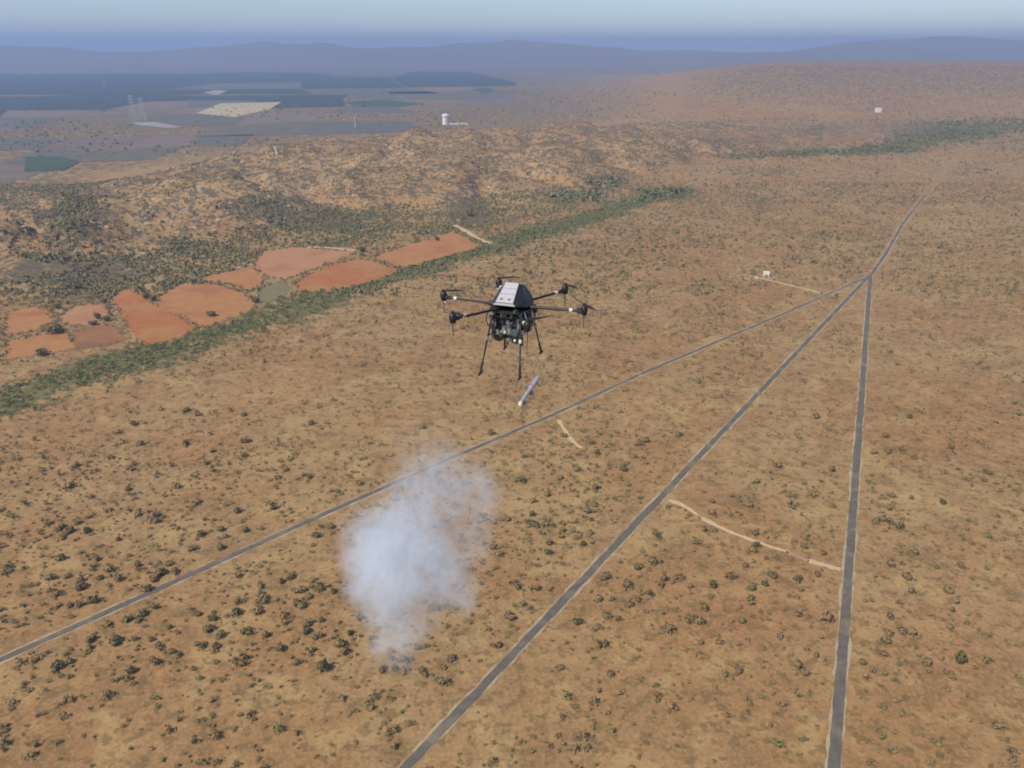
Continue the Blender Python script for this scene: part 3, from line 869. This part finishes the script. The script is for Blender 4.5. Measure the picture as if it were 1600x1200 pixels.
# ------------------------------------------------------------------ pale rock outcrops strewn over the plateau
def build_rocks():
    M['rock'] = two_tone('pale_rock', (.40, .27, .165), (.50, .36, .235), .12, .9, 0, (.33, .20, .115), .03, .7)
    N = 60000
    y = rng.uniform(950, 2100, N); x = rng.uniform(-1, .35, N) * (y * .75 + 60); h = height(x, y)
    vg, rd, pl, strip, hill, plain = cover(x, y, h)
    e = 6.0
    steep = np.hypot(height(x + e, y) - h, height(x, y + e) - h) / e
    keep = rng.random(N) < hill * (sstep(.12, .45, steep) * .30 + .05) * (1 - np.clip(vg * .8, 0, 1)) * sstep(.38, .6, fbm(x / 60, y / 60, 171, 3))
    x, y, h = x[keep], y[keep], h[keep]; n = len(x)
    base = np.array([(1, 0, .1), (.2, .9, .15), (-.9, .3, .05), (-.4, -.9, .1), (.6, -.7, .12), (.15, .1, .85), (-.25, -.2, .7)])
    F = np.array([(0, 1, 5), (1, 2, 5), (2, 6, 5), (2, 3, 6), (3, 4, 6), (4, 5, 6), (4, 0, 5)])
    a = rng.uniform(0, 6.283, n)[:, None]; r = np.clip(rng.lognormal(.55, .45, n), .8, 5)[:, None]
    V = base[None] * (1 + rng.uniform(-.28, .28, (n, 7, 3)))
    X = (V[..., 0] * np.cos(a) - V[..., 1] * np.sin(a)) * r * 1.3 + x[:, None]
    Y = (V[..., 0] * np.sin(a) + V[..., 1] * np.cos(a)) * r + y[:, None]
    Z = V[..., 2] * r * .9 + h[:, None] - .25 * r
    me = np_mesh('rubble', np.stack([X, Y, Z], -1).reshape(-1, 3), (F[None] + (np.arange(n) * 7)[:, None, None]).reshape(-1), 3, 'rock')
    o = bpy.data.objects.new('rubble', me); COL.objects.link(o)
    tag(o, 'pale weathered rocks strewn over the plateau slopes', 'rocks', kind='stuff')
    print('rocks', n)
build_rocks()

# ------------------------------------------------------------------ buildings, masts
def tower_block(px, py):
    x, y, z = pick(px, py)
    k = y / CP / FOC * .97              # metres for one photograph pixel out there
    root = empty('white_tower', (x, y, z - 1))
    w, h = 10.5 * k, 15 * k
    r_ = w * .5
    MB().lathe((0, r_, 0), (0, 0, 1), [(0, r_ * .92), (h * .06, r_ * .92), (h * .07, r_ * .86), (h * .72, r_ * .86), (h * .75, r_), (h * .86, r_)], 20).build('shaft', 'white_wall', root, True)
    MB().lathe((0, r_, h * .86), (0, 0, 1), [(0, r_ * 1.04), (h * .02, r_ * 1.04), (h * .06, r_ * .9), (h * .10, r_ * .62), (h * .125, r_ * .3), (h * .135, r_ * .05)], 20).build('dome', 'white_wall', root, True)
    MB().box((0, r_ * .10, 1.6), (2.0, .5, 3.2)).build('door', 'opening', root)
    for k_ in range(4):
        MB().box((0, r_ * .12, h * (.25 + .13 * k_)), (.9, .3, 1.4)).build('window', 'opening', root)
    for sx in (-.35, .35):
        MB().tube((r_ * 1.0 + sx, r_, 0), (r_ * 1.0 + sx, r_, h * .86), .08, None, 4).build('ladder_rail', 'steel', root)
    tag(root, 'bright white rounded water tower alone on the far plateau rim', 'water tower')
    wl = empty('boundary_wall', (x + w * .5 + .5, y, z - 1))
    MB().box((13 * k, w * .3, 1.3 * k), (26 * k, 1.0, 2.6 * k)).build('wall', 'white_roof', wl)
    MB().box((13 * k, w * .3, 2.6 * k + .15), (26 * k, 1.4, .3)).build('coping', 'white_wall', wl)
    for i in range(5):
        MB().box(((1 + 6 * i) * k, w * .3 - .7, 1.35 * k), (.9, .5, 2.7 * k)).build('pier', 'white_wall', wl)
    tag(wl, 'long low white wall beside the white water tower', 'wall')
tower_block(696, 195)
def hut(px, py, w, d, h, rz, label, nm='hut'):
    x, y, z = pick(px, py)
    root = empty(nm, (x, y, z), rz)
    MB().box((0, d / 2, h / 2), (w, d, h)).build('wall', 'white_wall', root)
    MB().box((0, d / 2, h + .12), (w + .7, d + .7, .24)).build('roof', 'white_wall', root)
    MB().box((-w * .2, -.04, 1.05), (1.0, .08, 2.1)).build('door', 'opening', root)
    MB().box((w * .25, -.04, 1.5), (1.1, .08, .9)).build('window', 'opening', root)
    tag(root, label, 'building')
hut(1197, 432, 6.4, 5.5, 4.2, R(-18), 'small white flat roofed hut at the end of the straight track')
def tank(px, py):
    x, y, z = pick(px, py); root = empty('water_trough', (x, y, z), R(-15))
    MB().box((0, 0, .45), (4.4, 2.0, .9)).build('basin', 'white_roof', root)
    MB().box((0, 0, .95), (4.7, 2.3, .1)).build('rim', 'white_wall', root)
    tag(root, 'low pale trough beside the white hut', 'trough')
tank(1182, 434)
hut(1373, 176, 16, 12, 14, 0, 'tiny white house far off on the hazy hillside', 'far_house')
def post(px, py, hpx, r, label, lean=0):
    x, y, z = pick(px, py); k = math.hypot(y, CAM_Z) / FOC; h = hpx * k
    root = empty('white_post', (x, y, z - .5)); root.rotation_euler = (0, R(lean), 0)
    MB().tube((0, 0, 0), (0, 0, h), r, r * .6, 8).build('shaft', 'white_wall', root)
    MB().tube((0, 0, 0), (0, 0, h * .12), r * 1.8, r * 1.5, 8).build('plinth', 'white_roof', root)
    tag(root, label, 'post')
post(433, 240, 12, 1.4, 'short leaning white post on the plateau rim', -14)
post(555, 199, 14, 1.0, 'slim upright white post on the skyline of the plateau', 0)
def lattice(px, py, hpx, label):
    x, y, z = pick(px, py); k = math.hypot(y, CAM_Z) / FOC; h = hpx * k; b = h * .12
    root = empty('lattice_mast', (x, y, z - .5))
    def lv(t): return b * (1 - .85 * t)
    for sx, sy in ((-1, -1), (1, -1), (1, 1), (-1, 1)):
        MB().tube((sx * b, sy * b, 0), (sx * lv(1), sy * lv(1), h), .45, .3, 5).build('leg', 'steel', root)
    br = MB(); n = 9
    for i in range(n):
        a, c = lv(i / n), lv((i + 1) / n); z0, z1 = h * i / n, h * (i + 1) / n
        for (p, q) in (((-1, -1), (1, -1)), ((1, -1), (1, 1)), ((1, 1), (-1, 1)), ((-1, 1), (-1, -1))):
            br.tube((p[0] * a, p[1] * a, z0), (q[0] * c, q[1] * c, z1), .2, .2, 4)
    br.build('bracing', 'steel', root)
    for t in (.72, .84, .95):
        MB().tube((-b * 1.2, 0, h * t), (b * 1.2, 0, h * t), .35, .35, 5).build('crossarm', 'steel', root)
    tag(root, label, 'mast')
lattice(210, 192, 40, 'tall pale lattice mast on the blue far plain')
lattice(225, 190, 34, 'shorter lattice mast just right of the tall one')

# ------------------------------------------------------------------ hexacopter
K = 1 / 105.0                        # metres for one photograph pixel at the drone
DRONE_D = FOC * K
def build_drone():
    root = empty('hexacopter_drone', at_depth(800, 472, DRONE_D), R(-19))
    tag(root, 'black six armed drone with white hood hovering over the scrub', 'drone')
    def S(*p): return tuple(v * K for v in p)
    # hood: dark faceted shell with a white sloping front panel.  local -y is the drone's front
    b = [(-21, -31, 3), (16, -31, 3), (29, -12, -2), (30, 20, -5), (20, 37, -5), (-22, 37, -5), (-30, 20, -5), (-29, -12, -1)]
    m_ = [(-17, -29, 6), (12, -29, 6), (25, -10, 8), (26, 20, 9), (17, 32, 9), (-19, 32, 9), (-27, 20, 9), (-26, -10, 8)]
    t = [(-13, 8, 28), (9, 8, 28), (13, 11, 26), (14, 20, 24), (9, 24, 23), (-12, 24, 23), (-16, 20, 24), (-16, 11, 26)]
    mb = MB(); n = 8
    mb.add([S(*p) for p in b + m_ + t], [(j * n + i, j * n + (i + 1) % n, (j + 1) * n + (i + 1) % n, (j + 1) * n + i) for j in (0, 1) for i in range(n)] + [tuple(range(16, 24)), tuple(range(7, -1, -1))])
    hood = mb.build('hood', 'hood', root)
    # panel lies 0.6 px proud of the front facet m0 m1 t1 t0
    q = [Vector(p) for p in ((-16.5, -29, 6.3), (11.5, -29, 6.3), (8.8, 8, 28), (-12.8, 8, 28))]
    nrm = (q[1] - q[0]).cross(q[2] - q[0]).normalized()
    if nrm.y > 0: nrm = -nrm
    pts = [p + nrm * .3 for p in q] + [p + nrm * 1.3 for p in q]
    pn = MB(); pn.add([S(*p) for p in pts], [(4, 5, 6, 7), (0, 1, 5, 4), (1, 2, 6, 5), (2, 3, 7, 6), (3, 0, 4, 7), (3, 2, 1, 0)])
    panel = pn.build('hood_panel', 'hood_white', root); panel['label'] = 'white sloping panel on the front of the hood'
    for fx in (.25, .72):                # dark latches along the lower edge of the panel
        c = q[0].lerp(q[1], fx).lerp(q[3].lerp(q[2], fx), .16) + nrm * 1.5
        MB().box(S(*c), S(4.6, 4.2, 1.0), (R(31), 0, 0)).build('latch', 'alu', panel)
    for fy in (.42, .7):
        c0 = q[0].lerp(q[3], fy) + nrm * 1.4; c1 = q[1].lerp(q[2], fy) + nrm * 1.4
        MB().tube(S(*c0), S(*c1), .35 * K, .35 * K, 5).build('seam', 'alu', panel)
    # frame plates
    for nm, z, r in (('top_plate', -8.5, 36), ('bottom_plate', -16.5, 34)):
        MB().lathe(S(0, 2, z), (0, 0, 1), [(-.9 * K, r * K), (.9 * K, r * K)], 12).build(nm, 'carbon_dull', root)
    for i in range(12):
        a = R(15 + 30 * i)
        MB().tube(S(31 * math.cos(a), 2 + 31 * math.sin(a), -16), S(31 * math.cos(a), 2 + 31 * math.sin(a), -8.5), 1.1 * K, None, 6).build('spacer', 'alu', root)
    # arms
    blades = {0: 0, 60: 47.5, 120: 100, 180: 158, 240: 223, 300: 280}
    spin = {0: 112, 60: -62, 120: 181, 180: -6, 240: 130, 300: 25}      # world heading of one blade of each propeller
    for ang in (0, 60, 120, 180, 240, 300):
        a = R(ang); c, s = math.cos(a), math.sin(a)
        arm = MB().tube(S(27 * c, 27 * s, -5), S(117 * c, 117 * s, -3), 2.1 * K, 1.9 * K, 10).build('arm', 'carbon', root, True)
        MB().tube(S(31 * c, 31 * s, -5), S(39 * c, 39 * s, -4.8), 3.4 * K, None, 10).build('fold_joint', 'carbon_dull', arm, True)
        MB().tube(S(93 * c, 93 * s, -3.4), S(98 * c, 98 * s, -3.3), 3.1 * K, None, 10).build('collar', 'collar', arm, True)
        mo = MB()
        mo.lathe(S(116 * c, 116 * s, -9), (0, 0, 1), [(0, 3.6 * K), (1.5 * K, 4.8 * K), (5 * K, 4.8 * K), (5.6 * K, 4.2 * K), (6.2 * K, 5.6 * K), (11.5 * K, 5.6 * K), (13.5 * K, 4.2 * K), (16 * K, 1.8 * K)], 14)
        mo.tube(S(104 * c, 104 * s, -3.2), S(116 * c, 116 * s, -3), 3.0 * K, 4.4 * K, 8)
        mo.build('motor', 'carbon', root, True)
        MB().tube(S(116 * c, 116 * s, -9), S(116 * c, 116 * s, -30), .8 * K, .5 * K, 6).build('antenna_rod', 'carbon_dull', root)
        MB().ball(S(113 * c - 2 * s, 113 * s + 2 * c, -10.5), 1.7 * K, 8, 6).build('lamp', 'collar', root, True)
        # propeller: two twisted, tapering blades
        pr = MB(); h = R(spin[ang] + 19)
        for half in (0, math.pi):
            hc, hs = math.cos(h + half), math.sin(h + half); rows = []
            for k in range(9):
                f = k / 8; rad = 3 + 40 * f
                ch = (2.2 + 4.2 * math.sin(math.pi * min(1, f * 1.25 + .06)) ** .8 * (1 - .45 * f)) * (1 if f < .95 else .5)
                tw = R(24 - 16 * f); x0, x1 = -ch * .4, ch * .6
                for xx, th in ((x0, .0), (0, .55 * (1 - .6 * f)), (x1, .0), (0, -.45 * (1 - .6 * f))):
                    yy = xx * math.cos(tw); zz = xx * math.sin(tw) + th
                    rows.append(S(116 * c + hc * rad - hs * yy, 116 * s + hs * rad + hc * yy, 7.6 + zz + 1.6 * f))
            pr.add(rows, [(k * 4 + j, k * 4 + (j + 1) % 4, (k + 1) * 4 + (j + 1) % 4, (k + 1) * 4 + j) for k in range(8) for j in range(4)] + [(3, 2, 1, 0), (32, 33, 34, 35)])
        pr.tube(S(116 * c, 116 * s, 6.4), S(116 * c, 116 * s, 9.2), 3.3 * K, 2.6 * K, 10)
        pr.build('propeller', 'prop', root, True)
    # landing legs: front pair (towards the camera) and rear pair
    cz = -101
    for sx, sy, fx, fy in ((-1, -1, -31, -62), (1, -1, 33, -60), (1, 1, 31, 60), (-1, 1, -33, 60)):
        top = (fx * .72, fy * .46, -15); mid = (fx * .84, fy * .68, -45); ft = (fx, fy, cz)
        leg = MB().tube(S(*top), S(*ft), 1.45 * K, 1.2 * K, 8).build('landing_leg', 'carbon_dull', root, True)
        MB().tube(S(*[a + (b_ - a) * .36 for a, b_ in zip(top, ft)]), S(*[a + (b_ - a) * .42 for a, b_ in zip(top, ft)]), 2.5 * K, None, 8).build('leg_clamp', 'collar' if sy < 0 else 'alu', leg)
        MB().tube(S(*[a + (b_ - a) * .80 for a, b_ in zip(top, ft)]), S(*ft), 1.9 * K, 1.9 * K, 8).build('foot_sleeve', 'carbon', leg)
        MB().tube(S(fx, fy - 6, cz), S(fx, fy + 6, cz), 1.8 * K, None, 8).build('foot', 'carbon', leg)
        MB().tube(S(fx * .25, fy * .25, -36), S(*mid), .9 * K, None, 6).build('brace', 'carbon_dull', leg)
    # payload under the plates
    MB().box(S(0, 4, -27), S(44, 54, 19), None, .92).build('avionics_box', 'carbon_dull', root)
    for sx in (-1, 1):
        bt = MB().box(S(sx * 27, 4, -28), S(9, 44, 21), (0, R(6 * sx), 0), .9).build('battery_pack', 'hood', root)
        MB().box(S(sx * 27, -18.6, -27), S(5, 1.2, 9)).build('terminal', 'alu', bt)
    MB().box(S(2, 2, -46), S(32, 36, 17), None, 1.1).build('payload_bay', 'carbon', root)
    for sx in (-1, 1):
        rail = MB().box(S(sx * 19, 0, -36), S(4, 62, 5)).build('launch_rail', 'green_pod', root)
        for yy in (-24, 0, 24):
            MB().box(S(sx * 19, yy, -26.5), S(3, 4, 16)).build('rail_bracket', 'alu', rail)
    MB().lathe(S(14, -30, -41), (0, 1, 0), [(0, 5 * K), (3 * K, 7 * K), (44 * K, 7 * K), (48 * K, 5 * K)], 14).build('launch_tube', 'green_pod', root, True)
    MB().box(S(1, -20, -38), S(16, 16, 14)).build('control_box', 'green_pod', root)
    for xx in (-4, 5):
        MB().box(S(xx, -28.6, -38), S(4.4, 1.2, 9)).build('heat_sink', 'alu', root)
    yoke = MB().box(S(-14, -22, -37), S(5, 5, 12)).build('gimbal_yoke', 'carbon', root)
    MB().box(S(-23.8, -22, -45), S(2.2, 6, 16)).build('yoke_arm', 'carbon_dull', yoke)
    gb = MB().ball(S(-14, -22, -49), 9.6 * K, 16, 10).build('gimbal_camera', 'olive', root, True)
    MB().lathe(S(-14, -29.5, -49), (0, -1, 0), [(0, 4.4 * K), (3 * K, 4.0 * K)], 12).build('camera_lens', 'lens', gb, True)
    MB().ball(S(1, -16, -55), 5.6 * K, 12, 8).build('laser_pod', 'alu', root, True)
    MB().box(S(16, -30, -50), S(9, 9, 10)).build('release_unit', 'carbon', root)
    MB().ball(S(17, -36, -50), 2.5 * K, 8, 6).build('status_lamp', 'collar', root, True)
    MB().tube(S(-6, -4, -45), S(-6, -4, -70), 1.6 * K, 1.4 * K, 7).build('whip_aerial', 'carbon', root)
    MB().tube(S(21, -12, -52), S(21, -12, -66), 1.8 * K, 1.6 * K, 7).build('whip_aerial', 'carbon', root)
    rr = random.Random(12)
    for k in range(26):                  # connectors, sensors and wiring blocks crowding the front and sides
        fx = rr.uniform(-27, 27); zz = rr.choice((-3, -5, -12, -12, -21, -24, -30, -33, -40))
        yy = -rr.uniform(28, 33) if zz > -20 else -rr.uniform(22, 33)
        sz = (rr.uniform(2.2, 6.5), rr.uniform(2, 5), rr.uniform(2.2, 6.5))
        MB().box(S(fx, yy, zz), S(*sz), (0, 0, R(rr.uniform(-12, 12)))).build('module', rr.choice(('alu', 'carbon_dull', 'green_pod', 'olive', 'hood', 'alu', 'collar' if k % 6 == 0 else 'carbon')), root)
    for k in range(12):
        yy = rr.uniform(-20, 30); zz = rr.uniform(-34, -6)
        MB().box(S(31.5, yy, zz), S(rr.uniform(2, 4), rr.uniform(3, 8), rr.uniform(3, 7))).build('module', rr.choice(('alu', 'carbon_dull', 'hood', 'green_pod')), root)
    # looping cables at the side
    for k, (x0, yy, zz) in enumerate(((30, -14, -6), (33, -4, -8), (-30, -14, -8), (28, -22, -8))):
        cu = MB(); prev = None
        for i in range(9):
            f = i / 8; p = S(x0 + (6 if x0 > 0 else -6) * math.sin(f * math.pi), yy - 6 * math.sin(f * math.pi), zz - 34 * f)
            if prev: cu.tube(prev, p, .9 * K, None, 6)
            prev = p
        cu.build('cable', 'carbon' if k % 2 == 0 else 'alu', root)
build_drone()

# ------------------------------------------------------------------ missile dropped below the drone
def build_missile():
    d = Vector((.36, .90, .16)).normalized()
    tail = at_depth(812, 632, DRONE_D * .99)
    root = empty('missile', tail); tag(root, 'small grey lilac finned missile falling below the drone', 'missile')
    root.rotation_euler = d.to_track_quat('Z', 'Y').to_euler()
    L = .86; r = .032
    MB().lathe((0, 0, L * .46), (0, 0, 1), [(0, r * 1.25), (L * .36, r * 1.25), (L * .44, r * 1.1), (L * .50, r * .72), (L * .535, r * .2)], 14).build('warhead', 'missile', root, True)
    MB().lathe((0, 0, L * .06), (0, 0, 1), [(0, r), (L * .40, r)], 14).build('motor_tube', 'missile_grey', root, True)
    MB().lathe((0, 0, 0), (0, 0, 1), [(0, r * .8), (L * .02, r * .95), (L * .06, r * .7)], 14).build('nozzle', 'nozzle', root, True)
    for nm, z0, z1, span, off in (('wing', .40, .50, .070, 45), ('tail_fin', .07, .15, .060, 45)):
        for i in range(4):
            a = R(off + 90 * i); c, s = math.cos(a), math.sin(a); t = .006
            p = []
            for sg in (-1, 1):
                for rad, z in ((r * .9, z0), (r + span, z0 + .01), (r + span * .9, z1 - .02), (r * .9, z1 + .03)):
                    p.append((c * rad - s * t * sg, s * rad + c * t * sg, z * L))
            MB().add(p, [(3, 2, 1, 0), (4, 5, 6, 7), (0, 1, 5, 4), (1, 2, 6, 5), (2, 3, 7, 6), (3, 0, 4, 7)]).build(nm, 'fin', root)
build_missile()

# ------------------------------------------------------------------ smoke
SM_D = 16.0
SMOKE_DENSITY = 1.0
def build_smoke():
    k = SM_D / FOC
    c0 = at_depth(648, 862, SM_D)
    # px, py, radius px, density, depth shift m
    S = [(590, 830, 66, 1.0, .0), (625, 880, 78, 1.2, -.2), (655, 830, 66, 1.0, .2), (690, 900, 56, .95, .0), (600, 905, 66, 1.1, -.1), (628, 960, 56, .85, .1), (720, 905, 40, .75, .2),
         (655, 770, 66, .62, .1), (700, 745, 66, .42, .3), (725, 790, 62, .34, .3), (622, 1004, 48, .6, .0), (618, 1030, 30, .4, .0), (730, 850, 46, .34, .3), (660, 720, 60, .22, .3), (748, 770, 50, .26, .2), (742, 830, 44, .30, .1), (575, 870, 52, .75, .2), (640, 905, 40, .9, -.6), (598, 860, 36, .8, -.5), (668, 850, 38, .8, -.5), (700, 880, 34, .7, -.4)]
    m = bpy.data.materials.new('smoke_volume'); m.use_nodes = True; nt = m.node_tree; nt.nodes.clear()
    out = nt.nodes.new('ShaderNodeOutputMaterial'); pv = nt.nodes.new('ShaderNodeVolumePrincipled')
    pv.inputs['Color'].default_value = (.89, .94, .997, 1)
    pv.inputs['Density Attribute'].default_value = ''
    att = node(nt, 'ShaderNodeAttribute', attribute_name='density')
    nt.links.new(math_n(nt, 'MULTIPLY', att.outputs['Fac'], SMOKE_DENSITY), pv.inputs['Density'])
    pv.inputs['Anisotropy'].default_value = .1
    nt.links.new(pv.outputs[0], out.inputs['Volume'])
    m.cycles.volume_step_rate = 4.0
    # density is worked out once on a grid of cells
    g = bpy.data.node_groups.new('smoke_cells', 'GeometryNodeTree')
    g.interface.new_socket('Geometry', in_out='INPUT', socket_type='NodeSocketGeometry')
    g.interface.new_socket('Geometry', in_out='OUTPUT', socket_type='NodeSocketGeometry')
    gi = g.nodes.new('NodeGroupInput'); go = g.nodes.new('NodeGroupOutput')
    P = g.nodes.new('GeometryNodeInputPosition').outputs[0]
    def warp(vec, scale, detail, amt):
        nz = g.nodes.new('ShaderNodeTexNoise'); nz.inputs['Scale'].default_value = scale; nz.inputs['Detail'].default_value = detail; nz.inputs['Roughness'].default_value = .6
        g.links.new(vec, nz.inputs['Vector'])
        v1 = node(g, 'ShaderNodeVectorMath', operation='SUBTRACT'); g.links.new(nz.outputs['Color'], v1.inputs[0]); v1.inputs[1].default_value = (.5, .5, .5)
        v2 = node(g, 'ShaderNodeVectorMath', operation='SCALE'); g.links.new(v1.outputs[0], v2.inputs[0]); v2.inputs['Scale'].default_value = amt
        v3 = node(g, 'ShaderNodeVectorMath', operation='ADD'); g.links.new(vec, v3.inputs[0]); g.links.new(v2.outputs[0], v3.inputs[1])
        return v3.outputs[0]
    W = warp(warp(P, .9, 3, 1.1), 2.6, 4, .55)
    total = None
    for px, py, r, dn, dd in S:
        r = r * 1.06; py = py + 6
        c = at_depth(px, py, SM_D + dd) - c0
        ds = node(g, 'ShaderNodeVectorMath', operation='DISTANCE'); g.links.new(W, ds.inputs[0]); ds.inputs[1].default_value = c
        mr = g.nodes.new('ShaderNodeMapRange'); mr.interpolation_type = 'SMOOTHSTEP'
        mr.inputs[1].default_value = r * k * 1.12; mr.inputs[2].default_value = r * k * .3; mr.inputs[3].default_value = 0; mr.inputs[4].default_value = dn
        g.links.new(ds.outputs['Value'], mr.inputs[0])
        total = mr.outputs[0] if total is None else math_n(g, 'ADD', total, mr.outputs[0])
    n2_ = noise_n(g, W, 2.6, 5, .66)
    wisp = math_n(g, 'ADD', .22, math_n(g, 'MULTIPLY', ramp(g, n2_, .40, .60), 1.2))
    vc = g.nodes.new('GeometryNodeVolumeCube')
    hx, hy, hz = 175 * k, 232 * k * SP + 1.8, 232 * k * CP + 1.0
    vc.inputs['Min'].default_value = (-hx, -hy, -hz); vc.inputs['Max'].default_value = (hx, hy, hz)
    vc.inputs['Resolution X'].default_value = 110; vc.inputs['Resolution Y'].default_value = 110; vc.inputs['Resolution Z'].default_value = 130
    g.links.new(math_n(g, 'MULTIPLY', total, wisp), vc.inputs['Density'])
    sm = g.nodes.new('GeometryNodeSetMaterial'); sm.inputs['Material'].default_value = m
    g.links.new(vc.outputs[0], sm.inputs[0])
    jn = g.nodes.new('GeometryNodeJoinGeometry'); g.links.new(sm.outputs[0], jn.inputs[0]); g.links.new(gi.outputs[0], jn.inputs[0])
    g.links.new(jn.outputs[0], go.inputs[0])
    bm = bmesh.new(); bmesh.ops.create_icosphere(bm, subdivisions=3, radius=1)
    X = Vector((1, 0, 0)); Yv = Vector((0, SP, CP)); Zv = Vector((0, CP, -SP))
    for v in bm.verts:
        p = v.co.copy(); gg = 1 + .05 * math.sin(p.x * 5 + p.y * 3) + .04 * math.sin(p.y * 7 + p.z * 4)
        v.co = X * p.x * 112 * k * gg + Yv * p.y * 165 * k * gg + Zv * p.z * 1.2 * gg
    me = bpy.data.meshes.new('smoke'); bm.to_mesh(me); bm.free(); me.materials.append(m)
    o = bpy.data.objects.new('smoke', me); COL.objects.link(o); o.location = c0
    md = o.modifiers.new('smoke_cells', 'NODES'); md.node_group = g
    tag(o, 'bluish white puff of smoke drifting in the air below the drone', 'smoke', kind='stuff')
build_smoke()

# ------------------------------------------------------------------ haze
def build_haze():
    m = bpy.data.materials.new('haze_air'); m.use_nodes = True; nt = m.node_tree; nt.nodes.clear()
    out = nt.nodes.new('ShaderNodeOutputMaterial'); pv = nt.nodes.new('ShaderNodeVolumePrincipled')
    pv.inputs['Color'].default_value = (.47, .64, 1.0, 1)
    pv.inputs['Density'].default_value = 1.1e-4
    pv.inputs['Anisotropy'].default_value = .2
    nt.links.new(pv.outputs[0], out.inputs['Volume'])
    m.cycles.homogeneous_volume = True
    M['haze'] = m
    o = MB().box((0, 11500, 249), (54000, 31000, 500)).build('haze', 'haze')
    tag(o, 'thin blue haze lying over the whole plain', 'haze', kind='stuff')
build_haze()
